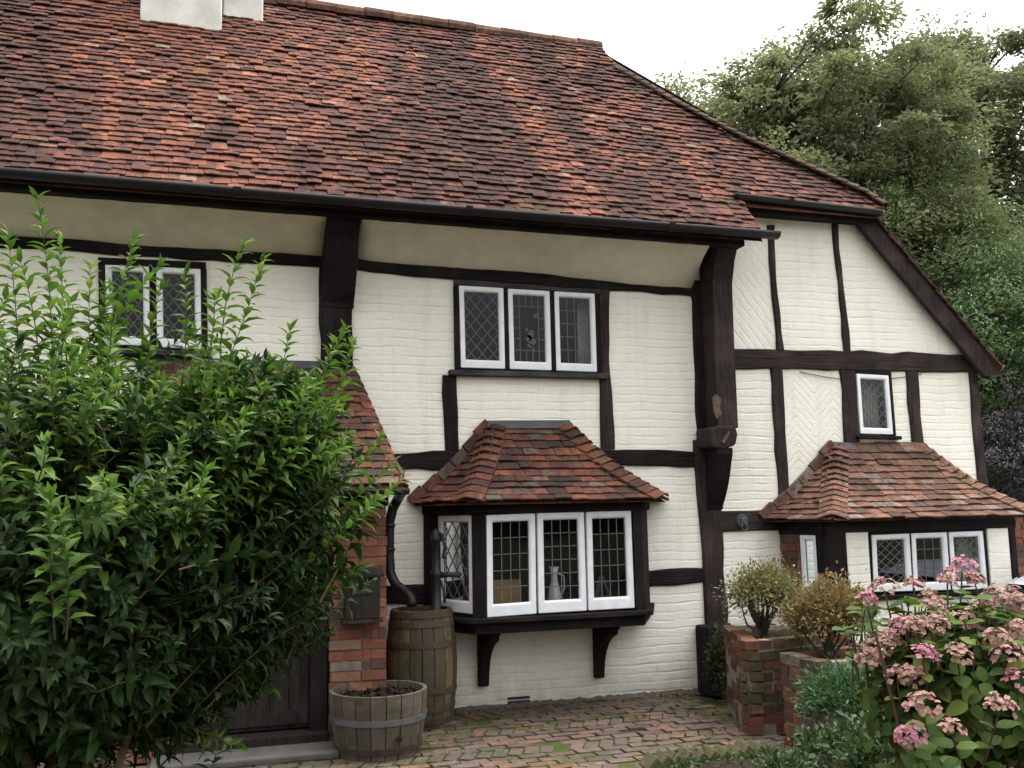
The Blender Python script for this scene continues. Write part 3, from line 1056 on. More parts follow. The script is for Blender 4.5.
# hip tiles on the big roof
hb = MB()
nF = np.array([0, -math.sin(P50), math.cos(P50)]); nE = unit(np.array([0.70, 0.1, 0.71]))
pts = [np.array([hip_x(s), 7.45+s*math.cos(P50), 4.14+s*math.sin(P50)]) for s in (s_break+0.02, s_break+0.25, 1.78, 2.52, 3.16)]
for a, b in zip(pts[:-1], pts[1:]):
    bonnet_row(hb, a, b, nF, nE, 0.11, 0.06, 0.016, 0.026)
hb.build('hip_tiles', 'hip_tile', house)
rd = MB()
x = XL
while x < 4.1:
    L = min(0.31, 4.16-x)
    z = 7.055 + 0.008*(4.1-x) + 0.012*math.sin(x*1.3) + rng.normal(0, 0.004)
    ang = np.linspace(-0.15*PI, 1.15*PI, 9)
    V = []
    for xx, ex in ((x, 0.008), (x+L-0.006, 0.0)):
        for rr in (0.105+ex, 0.09+ex):
            for q in ang:
                V.append((xx, 9.93+rr*math.cos(q), z-0.035+rr*math.sin(q)*0.85))
    F = []
    for q in range(8):
        F += [(q, q+1, 18+q+1, 18+q), (9+q, 27+q, 27+q+1, 9+q+1), (q, 9+q, 9+q+1, q+1), (18+q, 18+q+1, 27+q+1, 27+q)]
    rd.add(V, F)
    x += L
rd.build('ridge_tiles', 'bay_tile_brown', house)
# boarded end of the lower eaves
m = MB(); m.prism([(4.665, 7.46, 4.09), (4.665, 7.86, 4.57), (4.665, 7.86, 4.44), (4.665, 7.55, 4.06)], (0.02, 0, 0))
o = m.build('eaves_end_board', BH, house); fix_normals(o)

# chimneys
ch = MB()
ch.box(-0.85, -0.10, 9.30, 10.30, 6.2, 8.6)
c1 = ch.build('chimney', 'white_render', house); bevel(c1, 0.02)
ch = MB(); ch.box(-0.092, 0.30, 9.55, 10.25, 6.4, 8.45)
c2 = ch.build('chimney', 'white_render', house); bevel(c2, 0.02)
# ------------------------------------------------------------ windows


def quad_lerp(q, s, t):
    """q = tl, tr, br, bl; s across, t down"""
    a = q[0]+(q[1]-q[0])*s; b = q[3]+(q[2]-q[3])*s
    return a+(b-a)*t


def casement(parent, q, style, side=0.036, top=0.036, bot=0.062, depth=0.045, outn=(0, -1, 0), cols=3, rows=5, curtain=None):
    """white casement in the quad q (3-D points tl,tr,br,bl) with leaded lights"""
    q = [np.asarray(p, float) for p in q]
    outn = np.asarray(outn, float)
    wd = np.linalg.norm(q[1]-q[0]); ht = np.linalg.norm(q[3]-q[0])
    s0, s1 = side/wd, 1-side/wd
    t0, t1 = top/ht, 1-bot/ht
    inner = [quad_lerp(q, s0, t0), quad_lerp(q, s1, t0), quad_lerp(q, s1, t1), quad_lerp(q, s0, t1)]
    inner2 = [quad_lerp(q, s0+0.012/wd, t0+0.012/ht), quad_lerp(q, s1-0.012/wd, t0+0.012/ht), quad_lerp(q, s1-0.012/wd, t1-0.012/ht), quad_lerp(q, s0+0.012/wd, t1-0.012/ht)]
    m = MB()
    V = [p for p in q] + [p for p in inner] + [p-outn*0.014 for p in inner2] + [p-outn*depth for p in inner2] + [p-outn*depth for p in q]
    F = []
    for i in range(4):
        j = (i+1) % 4
        F += [(i, j, 4+j, 4+i), (4+i, 4+j, 8+j, 8+i), (8+i, 8+j, 12+j, 12+i), (12+i, 12+j, 16+j, 16+i), (16+i, 16+j, j, i)]
    m.add(V, F)
    o = m.build('casement', 'white_paint', parent); fix_normals(o); bevel(o, 0.004, 1)
    gq = [p-outn*0.024 for p in inner2]
    # panes: each quarry tilts a touch differently
    pm = MB()
    pm.add(gq, [(0, 1, 2, 3)])
    pm.build('pane', 'window_glass', parent)
    lm = MB()
    lead = 0.0032

    def strip(a, b):
        d = b-a; L = np.linalg.norm(d)
        if L < 0.01:
            return
        d /= L
        s = np.cross(d, outn); s /= np.linalg.norm(s)
        lm.obox((a+b)/2 + outn*0.002, d*L/2, s*lead, outn*0.002)
    gw = np.linalg.norm(gq[1]-gq[0]); gh = np.linalg.norm(gq[3]-gq[0])
    P = lambda s, t: quad_lerp(gq, s, t)
    if style == 'diamond':
        nx = cols
        ny = rows
        # lines s/nx +- t/ny = const
        for sgn in (1, -1):
            for k in range(-ny*2-nx*2, nx*2+ny*2):
                c = k*1.0
                # x = s*nx, y = t*ny ; x + sgn*y = c
                pts = []
                for xx in (0, nx):
                    y = (c-xx)*sgn
                    if -1e-9 <= y <= ny+1e-9:
                        pts.append((xx/nx, y/ny))
                for y in (0, ny):
                    xx = c-sgn*y
                    if -1e-9 <= xx <= nx+1e-9:
                        pts.append((xx/nx, y/ny))
                if len(pts) >= 2:
                    pts = sorted(set((round(a, 5), round(b, 5)) for a, b in pts))
                    if len(pts) >= 2:
                        strip(P(*pts[0]), P(*pts[-1]))
    elif style == 'grid':
        for i in range(1, cols):
            strip(P(i/cols, 0), P(i/cols, 1))
        for j in range(1, rows):
            strip(P(0, j/rows), P(1, j/rows))
    elif style == 'picture':
        for s in (0.2, 0.8):
            strip(P(s, 0.0), P(s, 1))
        for t in (0.17, 0.83):
            strip(P(0, t), P(1, t))
        for t in (0.34, 0.5, 0.66):
            strip(P(0, t), P(0.2, t)); strip(P(0.8, t), P(1, t))
        for s in (0.4, 0.6):
            strip(P(s, 0), P(s, 0.17)); strip(P(s, 0.83), P(s, 1))
    for i in range(4):
        strip(gq[i], gq[(i+1) % 4])
    lm.build('lead_came', 'lead_came', parent)
    return gq


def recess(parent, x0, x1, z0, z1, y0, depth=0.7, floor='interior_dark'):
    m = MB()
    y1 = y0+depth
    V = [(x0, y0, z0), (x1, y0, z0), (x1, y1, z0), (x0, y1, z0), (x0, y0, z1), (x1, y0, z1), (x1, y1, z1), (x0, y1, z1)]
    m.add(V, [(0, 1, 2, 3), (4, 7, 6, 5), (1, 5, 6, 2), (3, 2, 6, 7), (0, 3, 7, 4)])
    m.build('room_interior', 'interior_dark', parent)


def wquad(Y, *p):
    return [at(x, y, Y) for x, y in p]


def frame_strip(parent, name, pts, Y, depth, mat):
    m = MB()
    p = [at(x, y, Y) for x, y in pts]
    m.prism(p, (0, depth, 0))
    o = m.build(name, mat, parent); fix_normals(o); bevel(o, 0.004, 1)
    return o


# hall window (three casements)
hw = thing('window', None, None); hw.parent = house
for k in ('label', 'category'):
    if k in hw:
        del hw[k]
YC = W-0.025
casement(hw, wquad(YC, (459, 285.4), (503.5, 288), (505.3, 368.9), (461, 367.5)), 'diamond', cols=3, rows=5.5 and 5)
casement(hw, wquad(YC, (508, 288.5), (549.6, 291), (551.8, 370.4), (510, 369)), 'picture')
ge = wquad(W-0.003, (521, 302), (538, 303), (538.5, 356), (522, 355))
for s_, t_, r_ in ((0.55, 0.60, 0.045), (0.42, 0.68, 0.035), (0.62, 0.74, 0.04), (0.5, 0.82, 0.03), (0.85, 0.25, 0.028), (0.72, 0.90, 0.025), (0.3, 0.52, 0.02)):
    c = quad_lerp(ge, s_, t_)
    k = 7
    gm = MB(); gm.add([c+np.array([math.cos(2*PI*i/k)*r_*rng.uniform(0.5, 1.1), 0, math.sin(2*PI*i/k)*r_*rng.uniform(0.6, 1.3)]) for i in range(k)], [tuple(range(k))])
    gm.build('stained_glass', 'stone_grey', hw)
casement(hw, wquad(YC, (554.4, 291.2), (594.8, 293.6), (597.2, 372), (556.6, 370.6)), 'grid', cols=4, rows=5)
YF = W-0.034
frame_strip(hw, 'window_head', [(454, 279), (600, 289), (600.5, 293.6), (459, 284.8), (454, 284.5)], YF+0.006, 0.12, 'grey_timber')
frame_strip(hw, 'window_jamb', [(453.8, 284.8), (458.6, 285), (460.6, 369), (455.2, 369)], YF+0.004, 0.12, BV)
frame_strip(hw, 'mullion', [(503.9, 288), (507.6, 288.3), (509.6, 370), (505.8, 370)], YF+0.012, 0.10, BV)
frame_strip(hw, 'mullion', [(550, 291), (554.1, 291.2), (556.3, 371.5), (552.2, 371.5)], YF+0.012, 0.10, BV)
frame_strip(hw, 'window_jamb', [(595.3, 293.4), (600.2, 293.8), (603, 373), (597.8, 372.8)], YF+0.004, 0.12, BV)
frame_strip(hw, 'sill', [(450, 369.3), (609, 373.2), (609, 378.6), (450, 374.8)], W-0.075, 0.17, 'grey_timber')
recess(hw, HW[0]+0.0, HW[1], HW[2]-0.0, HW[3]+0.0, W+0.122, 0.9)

# left window (two casements), half hidden by the shrub
lw = thing('window', None, None); lw.parent = house
casement(lw, wquad(YC, (105, 264.5), (149, 266.5), (150, 346), (106.5, 344)), 'diamond', cols=3, rows=5)
casement(lw, wquad(YC, (156, 266.8), (200.5, 269), (201.5, 349), (157, 347)), 'diamond', cols=3, rows=5)
frame_strip(lw, 'window_head', [(98, 257), (206, 262), (206, 268.6), (98, 264)], YF+0.004, 0.12, BH)
frame_strip(lw, 'window_jamb', [(98, 264.2), (104.4, 264.5), (106, 346), (99.5, 346)], YF+0.006, 0.12, BV)
frame_strip(lw, 'mullion', [(149.5, 266.6), (155.6, 266.9), (156.6, 348), (150.6, 347.5)], YF+0.008, 0.12, BV)
frame_strip(lw, 'window_jamb', [(201, 268.8), (206.5, 269), (208, 351), (202, 350.5)], YF+0.006, 0.12, BV)
frame_strip(lw, 'sill', [(95, 346.5), (212, 351.5), (212, 357), (95, 352)], W-0.075, 0.17, 'grey_timber')
recess(lw, LW[0], LW[1], LW[2], LW[3], W+0.122, 0.9)

# small right window
rw = thing('window', None, None); rw.parent = house
casement(rw, wquad(YC, (856.8, 373.6), (888.6, 375.5), (893.4, 434.6), (860.8, 433.6)), 'diamond', side=0.034, bot=0.05, cols=3, rows=5)
frame_strip(rw, 'window_jamb', [(889.2, 372), (891.5, 372), (896.5, 436), (894, 436)], YF+0.006, 0.12, BV)
frame_strip(rw, 'window_head', [(855, 370.5), (891.5, 371), (889, 375), (857, 373)], YF+0.01, 0.10, BH)
frame_strip(rw, 'sill', [(858.5, 435.2), (902, 436), (902.5, 439.5), (858.5, 438.4)], W-0.07, 0.16, BH)
recess(rw, RWn[0]-0.02, RWn[1]+0.02, RWn[2]-0.02, RWn[3]+0.04, W+0.124, 0.7)
for o in (lw, rw):
    for k in ('label', 'category'):
        if k in o:
            del o[k]


def curtain(xa, xb, z0, z1, y, mat, label, folds=5):
    m = MB()
    n = 28
    V = []
    for t in (0, 0.33, 0.66, 1.0):
        for i in range(n+1):
            s = i/n
            x = xa+(xb-xa)*s*(1-0.12*math.sin(PI*t))
            V.append((x, y+0.022*math.sin(s*folds*2*PI+0.6*t)+0.01*t, z1+(z0-z1)*t))
    m.add(V, [(r*(n+1)+i, r*(n+1)+i+1, (r+1)*(n+1)+i+1, (r+1)*(n+1)+i) for r in range(3) for i in range(n)])
    o = m.build('curtain', mat, None, True)
    tag(o, label, 'curtain')
    shift(o, ((xa+xb)/2, y, z0))
    sol = o.modifiers.new('cloth', 'SOLIDIFY'); sol.thickness = 0.003
    return o


curtain(3.13, 3.27, 2.88, 3.62, W+0.17, 'curtain', 'pale curtain behind the rightmost upper casement above the bay')
curtain(6.17, 6.38, 2.33, 2.92, W+0.17, 'curtain', 'pale curtain behind the small diamond leaded window under the gable')

# ------------------------------------------------------------ hall bay window
bay = thing('bay_window', None, None); bay.parent = house
YB = 7.50
BL, BRt = 1.945, 3.365       # front corners
WL, WR = 1.64, 3.68         # where the canted sides meet the wall
zs, zh = 0.80, 1.665         # sill top, head
fl = at(486.5, 515, YB)
casement(bay, wquad(YB, (486.4, 515.2), (535.2, 513.2), (536.6, 613.8), (487.3, 617.6)), 'grid', side=0.042, top=0.046, bot=0.085, cols=4, rows=5)
casement(bay, wquad(YB, (537.4, 513.1), (584, 511.9), (586.9, 610.7), (539, 613.6)), 'grid', side=0.042, top=0.046, bot=0.085, cols=4, rows=6)
casement(bay, wquad(YB, (586.5, 511.8), (631, 510.5), (634.9, 608), (588.8, 610.6)), 'grid', side=0.042, top=0.046, bot=0.085, cols=4, rows=5)


def vprism(parent, name, plan, z0, z1, mat, bv=0.008):
    m = MB()
    m.prism([(x, y, z0) for x, y in plan], (0, 0, z1-z0))
    o = m.build(name, mat, parent); fix_normals(o)
    if bv:
        bevel(o, bv)
    return o


# corner posts, wall posts, head, sill
vprism(bay, 'post', [(BL-0.035, YB+0.03), (BL+0.075, YB-0.012), (BL+0.075, YB+0.09), (BL+0.01, YB+0.09)], zs, zh, BV)
vprism(bay, 'post', [(BRt-0.07, YB-0.012), (BRt+0.02, YB-0.012), (BRt+0.05, YB+0.05), (BRt-0.03, YB+0.09)], zs, zh, BV)
sd = unit(np.array([WL-BL, W-YB])); sn = np.array([-sd[1], sd[0]])*1.0
# left canted light
pA = np.array([BL-0.03, YB+0.045]); pB = np.array([WL+0.09, W-0.10])
cdir = unit(np.array([pB[0]-pA[0], pB[1]-pA[1], 0.0]))
cn = np.array([-cdir[1], cdir[0], 0.0])
if cn[0] > 0:
    cn = -cn
q0, q1 = np.array([pA[0], pA[1], 0]), np.array([pB[0], pB[1], 0])
zt, zb = zh-0.045, zs+0.04
casement(bay, [q1+(0, 0, zt), q0+(0, 0, zt), q0+(0, 0, zb), q1+(0, 0, zb)], 'diamond', side=0.04, top=0.045, bot=0.085, outn=cn, cols=3, rows=4)
vprism(bay, 'post', [(WL-0.02, W-0.02), (WL+0.015, W-0.10), (WL+0.10, W-0.085), (WL+0.10, W-0.02)], zs-0.1, zh, BV)
# right canted side is boarded
vprism(bay, 'side_board', [(BRt+0.052, YB+0.056), (WR, W-0.01), (WR-0.05, W-0.01), (BRt, YB+0.07)], zs, zh, BV)
vprism(bay, 'head', [(BL-0.05, YB-0.02), (BRt+0.04, YB-0.02), (WR+0.03, W-0.005), (WL-0.03, W-0.005)], 1.63, 1.705, BH)
vprism(bay, 'sill', [(BL-0.075, YB-0.07), (BRt+0.06, YB-0.07), (WR+0.04, W-0.012), (WL-0.06, W-0.012)], 0.772, 0.812, BH)
vprism(bay, 'apron', [(BL-0.02, YB-0.005), (BRt+0.012, YB-0.005), (WR, W-0.011), (WL, W-0.011)], 0.685, 0.772, BH)
# brackets
for xb in (2.115, 3.15):
    prof = [(W-0.03, 0.20), (W-0.085, 0.20)] + arc((W-0.09, 0.24), (W-0.40, 0.60), -0.17) + [(W-0.42, 0.61), (W-0.42, 0.645), (W-0.46, 0.65), (W-0.46, 0.683), (W-0.03, 0.683)]
    o = bracket_profile(bay, 'bracket', xb-0.045, xb+0.045, prof, BV)
# inside
recess_m = MB()
V = [(WL, W-0.02, zs+0.015), (BL, YB+0.07, zs+0.015), (BRt, YB+0.07, zs+0.015), (WR-0.06, W-0.02, zs+0.015), (WR-0.06, W+0.02-0.022, zs+0.015), (WL, W+0.0-0.002, zs+0.015)]
m = MB(); m.add(V, [(0, 1, 2, 3, 4, 5)]); m.build('window_board', 'interior_dark', bay)
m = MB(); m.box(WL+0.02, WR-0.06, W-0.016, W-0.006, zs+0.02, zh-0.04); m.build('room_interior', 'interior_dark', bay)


def hipped_roof(parent, name, eave_z, eave, wall, apexL, apexR, mat, gauge, tw, ext_sides=True, flash=True):
    """eave: (xl, xr, y) front eave corners; wall: (xl, xr) at y=W ; apex points (x,z) on the wall"""
    t = MB()
    xl, xr, ye = eave
    wl, wr = wall
    aL = np.array([apexL[0], W-0.03, apexL[1]]); aR = np.array([apexR[0], W-0.03, apexR[1]])
    e0 = np.array([xl, ye, eave_z]); e1 = np.array([xr, ye, eave_z])
    w0 = np.array([wl, W-0.03, eave_z]); w1 = np.array([wr, W-0.03, eave_z])

    def slope(o, b, topa, topb):
        u = unit(b-o); L = np.linalg.norm(b-o)
        # up-slope direction: perpendicular to u within the plane
        d = topa-o
        v = d-u*np.dot(d, u); H = np.linalg.norm(v); v /= H
        ua = np.dot(topa-o, u); ub = np.dot(topb-o, u)
        tile_plane(t, o, u, v, lambda s: (ua*s/H+0.0, L+(ub-L)*s/H) if (L+(ub-L)*s/H)-(ua*s/H) > 0.03 else None, H, gauge, tw, 0.014, 0.0, 0.9, SWEEP)
        n = np.cross(u, v)
        return n if n[2] > 0 else -n
    SWEEP = 0.05
    nF = slope(e0, e1, aL, aR)
    nL = slope(w0, e0, aL, aL)
    nR = slope(e1, w1, aR, aR)
    dn = np.array([0, 0.02, -0.07])
    t.add([e0+(0, .02, 0), e1+(0, .02, 0), aR+dn, aL+dn, w0, w1, (e0+aL)/2+dn, (e1+aR)/2+dn], [(0, 1, 7, 6), (6, 7, 2, 3), (4, 0, 6, 3), (1, 5, 2, 7), (4, 5, 1, 0)])
    o = t.build(name, mat, parent)
    h = MB(); h2 = MB()
    bonnet_row(h, e0+np.array([0, 0, 0.02]), aL+np.array([0, 0, 0.01]), nL, nF, gauge*1.05, 0.12, 0.015, 0.046, 0.05)
    bonnet_row(h2, e1+np.array([0, 0, 0.02]), aR+np.array([0, 0, 0.01]), nF, nR, gauge*1.05, 0.12, 0.015, 0.046, 0.05)
    h.build('hip_tiles', mat, parent)
    h2.build('hip_tiles', mat, parent)
    if flash:
        m = MB()
        u = np.array([1, 0, 0.0])
        vv_ = unit(aL-(e0+(e1-e0)*0.5) - np.array([aL[0]-(e0[0]+e1[0])/2, 0, 0]))
        p = [aL+np.array([-0.06, -0.005, -0.02])-vv_*0.05+nF*0.045, aR+np.array([0.06, -0.005, -0.02])-vv_*0.05+nF*0.045,
             aR+np.array([0.04, 0.012, 0.055]), aL+np.array([-0.04, 0.012, 0.055])]
        m.prism(p, (0, 0.012, 0.0))
        m.build('flashing', 'lead_sheet', parent)
    # tile verge bedded on the wall beside the left slope
    vm = MB()
    d = unit(aL-w0); L = np.linalg.norm(aL-w0)
    k = int(L/0.16)
    nv = np.array([0, -1.0, 0]); s = np.cross(d, nv)
    if s[2] < 0:
        s = -s
    for i in range(k):
        c = w0 + d*(L*(i+0.5)/k) + s*(0.064-0.05*math.sin(PI*(i+0.5)/k))
        vm.obox(c+np.array([0, -0.008, 0]), d*(L/k/2-0.006), s*0.042, nv*0.022)
    vm.build('verge_tiles', mat, parent)
    return o


hipped_roof(bay, 'roof', 1.70, (1.83, 3.51, 7.33), (1.54, 3.86), (2.235, 2.375), (2.915, 2.385), 'bay_tile', 0.086, 0.145)

# things standing on the bay's window board
m = MB()
m.box(2.10, 2.36, 7.72, 7.735, 0.83, 1.07); m.box(2.085, 2.10, 7.715, 7.74, 0.82, 1.085); m.box(2.36, 2.375, 7.715, 7.74, 0.82, 1.085); m.box(2.10, 2.36, 7.715, 7.74, 1.07, 1.085)
o = m.build('picture_board', 'pine_board'); tag(o, 'small framed wooden board behind the left light of the central bay', 'picture frame'); shift(o, (2.23, 7.73, 0.82))
jug = thing('jug', 'pale jug on the window board behind the middle light of the bay', 'jug', (2.66, 7.70, 0.817))
m = MB(); m.lathe([(0.001, 0), (0.05, 0.0), (0.062, 0.07), (0.05, 0.17), (0.03, 0.24), (0.028, 0.30), (0.045, 0.36), (0.04, 0.36), (0.024, 0.3)], (2.66, 7.70, 0.817), 20)
m.build('body', 'china_white', jug, True)
m = MB(); m.tube([(2.70, 7.70, 1.12), (2.745, 7.70, 1.10), (2.75, 7.70, 1.0), (2.71, 7.70, 0.93)], 0.008, 6); m.build('handle', 'china_white', jug, True)
st = thing('display_stand', 'small pale folding stand behind the right light of the bay', 'stand', (3.08, 7.70, 0.817))
for dx in (-0.09, 0.09):
    m = MB(); m.tube([(3.08+dx, 7.66, 0.817), (3.08+dx*0.15, 7.70, 1.08)], 0.013, 6); m.build('leg', 'stone_step', st)
m = MB(); m.tube([(3.08, 7.78, 0.817), (3.08, 7.705, 1.09)], 0.013, 6); m.build('leg', 'stone_step', st)
m = MB(); m.box(3.00, 3.16, 7.665, 7.69, 0.90, 0.925); m.build('shelf', 'stone_step', st)

# ------------------------------------------------------------ right-hand bay standing on the ground
rb = thing('bay_window', None, None); rb.parent = house
for o in (bay, rb, hw):
    for k in ('label', 'category'):
        if k in o:
            del o[k]
YR = 7.42
casement(rb, wquad(YR, (872, 535.2), (909.5, 533.6), (913, 591), (874.5, 592)), 'diamond', side=0.042, cols=3, rows=5)
casement(rb, wquad(YR, (911.6, 533.5), (947, 532.2), (951, 590), (914.5, 591)), 'grid', side=0.042, cols=3, rows=4)
casement(rb, wquad(YR, (949, 532.2), (983, 530.9), (988, 589), (953, 590)), 'diamond', side=0.042, cols=3, rows=5)
fr = at(845, 530, YR)[0]; f0 = at(823, 530, YR)[0]
cL, cR = at(868, 530, YR)[0], at(987, 530, YR)[0]
pr0, pr1 = at(1008, 526, YR)[0], at(1014, 525, YR)[0]
vprism(rb, 'post', [(f0, YR+0.02), (f0+0.03, YR-0.012), (fr, YR-0.012), (fr, YR+0.10), (f0+0.04, YR+0.10)], -0.62, 1.45, BV)
vprism(rb, 'wall_panel', [(fr+0.002, YR), (cL, YR), (cL, YR+0.10), (fr+0.002, YR+0.10)], -0.62, 1.42, PB, 0.01)
vprism(rb, 'wall_panel', [(cR+0.002, YR), (pr0, YR), (pr0, YR+0.10), (cR+0.002, YR+0.10)], -0.62, 1.42, PB, 0.01)
vprism(rb, 'post', [(pr0+0.002, YR-0.012), (pr1, YR-0.012), (pr1, YR+0.10), (pr0+0.002, YR+0.10)], -0.62, 1.45, BV)
vprism(rb, 'head', [(f0+0.01, YR-0.018), (pr1+0.01, YR-0.018), (pr1+0.01, YR+0.09), (f0+0.01, YR+0.09)], 1.40, 1.51, BH)
vprism(rb, 'mullion', [(cL+0.002, YR+0.012), (cR-0.002, YR+0.012), (cR-0.002, YR+0.045+0.02), (cL+0.002, YR+0.065)], 1.375, 1.40, BH)
for a, b in ((868.5, 871.7), (909.8, 911.4), (947.3, 948.8), (983.3, 986.6)):
    x0 = at(a, 533, YR)[0]; x1 = at(b, 533, YR)[0]
    vprism(rb, 'mullion', [(x0, YR+0.01), (x1, YR+0.01), (x1+0.012, YR+0.06), (x0, YR+0.06)], 0.8, 1.40, BV, 0.002)
vprism(rb, 'sill', [(cL, YR-0.05), (cR, YR-0.05), (cR, YR+0.09), (cL, YR+0.09)], 0.80, 0.84, BH)
vprism(rb, 'wall_panel', [(cL+0.002, YR+0.004), (cR-0.002, YR+0.004), (cR-0.002, YR+0.10), (cL+0.002, YR+0.10)], -0.62, 0.80, PB, 0.01)
# left flank: brick, little window, post
fx = lambda y: 5.02 + (f0-5.02)*(W-y)/(W-YR)
bm_ = MB()
brick_faces(bm_, [(fx(8.03), 8.03), (fx(7.75), 7.75)], -0.62, 1.45, closed=False, dep=0.08)
bm_.build('brick_flank', 'pier_brick', rb)
core = [(fx(8.04)+0.015, 8.04), (fx(7.75)+0.015, 7.75), (fx(7.75)+0.1, 7.75), (fx(8.04)+0.1, 8.04)]
vprism(rb, 'mortar_core', core, 0, 1.44, 'mortar', 0)
p0 = np.array([fx(7.74), 7.74, 0]); p1 = np.array([fx(7.53), 7.53, 0])
dd = unit(p1-p0); nn = np.array([dd[1], -dd[0], 0])
if nn[0] > 0:
    nn = -nn
casement(rb, [p0+(0, 0, 1.38), p1+(0, 0, 1.38), p1+(0, 0, 0.86), p0+(0, 0, 0.86)], 'plain', side=0.036, outn=nn)
vprism(rb, 'wall_panel', [(fx(7.745)+0.003, 7.745), (fx(7.53)+0.003, 7.53), (fx(7.53)+0.1, 7.53), (fx(7.745)+0.1, 7.745)], 0, 0.855, PB, 0.006)
vprism(rb, 'post', [(fx(7.528), 7.528), (f0+0.0, YR+0.022), (f0+0.06, YR+0.102), (fx(7.528)+0.08, 7.53)], -0.62, 1.45, BV, 0.004)
vprism(rb, 'head', [(fx(8.03)-0.008, 8.03), (f0-0.005, YR+0.0), (f0+0.09, YR+0.092), (fx(8.03)+0.09, 8.03)], 1.384, 1.50, BH, 0.004)
m = MB(); m.box(pr1-0.08, pr1-0.002, YR+0.101, W-0.02, 0, 1.45); m.build('wall_panel', PB, rb)
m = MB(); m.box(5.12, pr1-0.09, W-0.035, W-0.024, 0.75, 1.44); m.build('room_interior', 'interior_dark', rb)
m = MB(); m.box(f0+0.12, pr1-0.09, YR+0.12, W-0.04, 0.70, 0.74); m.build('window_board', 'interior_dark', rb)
hipped_roof(rb, 'roof', 1.50, (f0-0.02, pr1+0.10, 7.25), (4.86, pr1+0.35), (5.69, 2.20), (6.70, 2.17), 'bay_tile_brown', 0.086, 0.145)
curtain(6.62, 6.86, 0.85, 1.36, 7.56, 'net_curtain', 'grey net curtain at the right end of the low bay among the shrubs', 4)

# ------------------------------------------------------------ porch
po = thing('porch', None, None); po.parent = house
for k in ('label', 'category'):
    if k in po:
        del po[k]
YP = 7.20
pm = MB()
brick_faces(pm, [(0.765, 8.02), (0.765, YP), (1.172, YP), (1.172, 8.02)], 0.0, 1.70, closed=False, rough=1.2)
pm.build('pier', 'pier_brick', po)
m = MB(); m.box(0.772, 1.165, YP+0.012, 8.02, 0, 1.70); m.build('mortar_core', 'mortar', po)
pm = MB()
brick_faces(pm, [(-0.72, 8.02), (-0.72, YP), (-0.32, YP), (-0.32, 8.02)], 0.0, 1.70, closed=False, rough=1.2)
pm.build('pier', 'pier_brick', po)
m = MB(); m.box(-0.713, -0.327, YP+0.012, 8.02, 0, 1.70); m.build('mortar_core', 'mortar', po)
m = MB(); m.box(-0.74, 1.19, YP-0.02, YP+0.14, 1.702, 1.83); o = m.build('lintel', BH, po); bevel(o, 0.01)
for x0, x1 in ((0.63, 0.755), (-0.32, -0.21)):
    m = MB(); m.box(x0, x1, YP+0.04, YP+0.16, 0.06, 1.70); o = m.build('door_post', BV, po); bevel(o, 0.008)
m = MB()
x = -0.205
while x < 0.62:
    m.box(x+0.003, min(x+0.137, 0.627), YP+0.12, YP+0.165, 0.13, 1.69); x += 0.139
m.box(-0.2, 0.625, YP+0.165, YP+0.175, 0.12, 1.69)
for z in (0.16, 0.85, 1.5):
    m.box(-0.2, 0.622, YP+0.106, YP+0.121, z, z+0.09)
m.build('door', 'door_wood', po)
m = MB(); m.box(-0.36, 0.762, YP-0.03, YP+0.18, 0.0, 0.115); o = m.build('threshold', 'door_wood', po); bevel(o, 0.012)
m = MB(); m.box(-0.42, 0.80, YP-0.36, YP-0.032, 0.0, 0.055); o = m.build('step', 'stone_step', po); bevel(o, 0.015)
t = MB()
e0 = np.array([-0.85, 6.98, 1.83]); e1 = np.array([1.27, 6.98, 1.83]); aL = np.array([-0.58, W-0.03, 2.83]); aR = np.array([1.03, W-0.03, 2.83])
u = np.array([1.0, 0, 0]); v = unit(np.array([0, W-0.03-6.98, 1.0])); H = math.hypot(W-0.03-6.98, 1.0)
tile_plane(t, e0, u, v, lambda s: (0.27*s/H, 2.12-0.24*s/H), H, 0.088, 0.145, 0.014, 0.0)
t.add([e0, e1, aR, aL, (-0.85, W-0.03, 1.83), (1.27, W-0.03, 1.83)], [(0, 1, 2, 3), (1, 5, 2), (4, 0, 3), (4, 5, 1, 0)])
t.build('roof', 'bay_tile', po)
h = MB()
bonnet_row(h, e1+(0, 0, 0.0), aR, unit(np.cross(u, v)), unit(np.array([1, 0, 0.3])), 0.11, 0.06, 0.014, 0.02)
h.build('hip_tiles', 'bay_tile', po)
m = MB(); m.prism([aL+(0, -0.02, -0.03), aR+(0.02, -0.02, -0.03), aR+(0, 0.022, 0.07), aL+(0, 0.022, 0.07)], (0, 0.01, 0.02)); m.build('flashing', 'lead_sheet', po)

# air brick and downpipe
ab = MB()
for dz in (0.0, 0.032):
    p = at(508, 711, W-0.004); q = at(530, 709, W-0.004)
    ab.box(p[0], q[0], W-0.008, W+0.003, 0.035+dz, 0.035+dz+0.018)
ab.build('air_brick', 'cast_iron', house)
dp = MB()
path = [at(403, 488, 7.0), at(402, 491, 7.4), at(399, 497, 7.86), at(393, 508, 7.93), at(389.5, 522, 7.95), at(389, 555, 7.95), at(390.5, 574, 7.93), at(396, 585, 7.88), at(405, 592, 7.82), at(411, 598, 7.76), at(412, 606, 7.74)]
dp.tube(resample(path, 0.03), 0.041, 12)
dp.tube([at(389.2, 548, 7.95), at(389.2, 551, 7.95)], 0.049, 12)
dp.tube([at(389.6, 524, 7.95), at(389.5, 527, 7.95)], 0.049, 12)
dp.build('downpipe', 'gutter_black', house, True)
gutter(-0.88, 1.30, 6.955, 1.822, 0.045).parent = po
for g_ in po.children:
    if g_.name.startswith('gutter'):
        g_.location = -po.location + g_.location - house.location + house.location
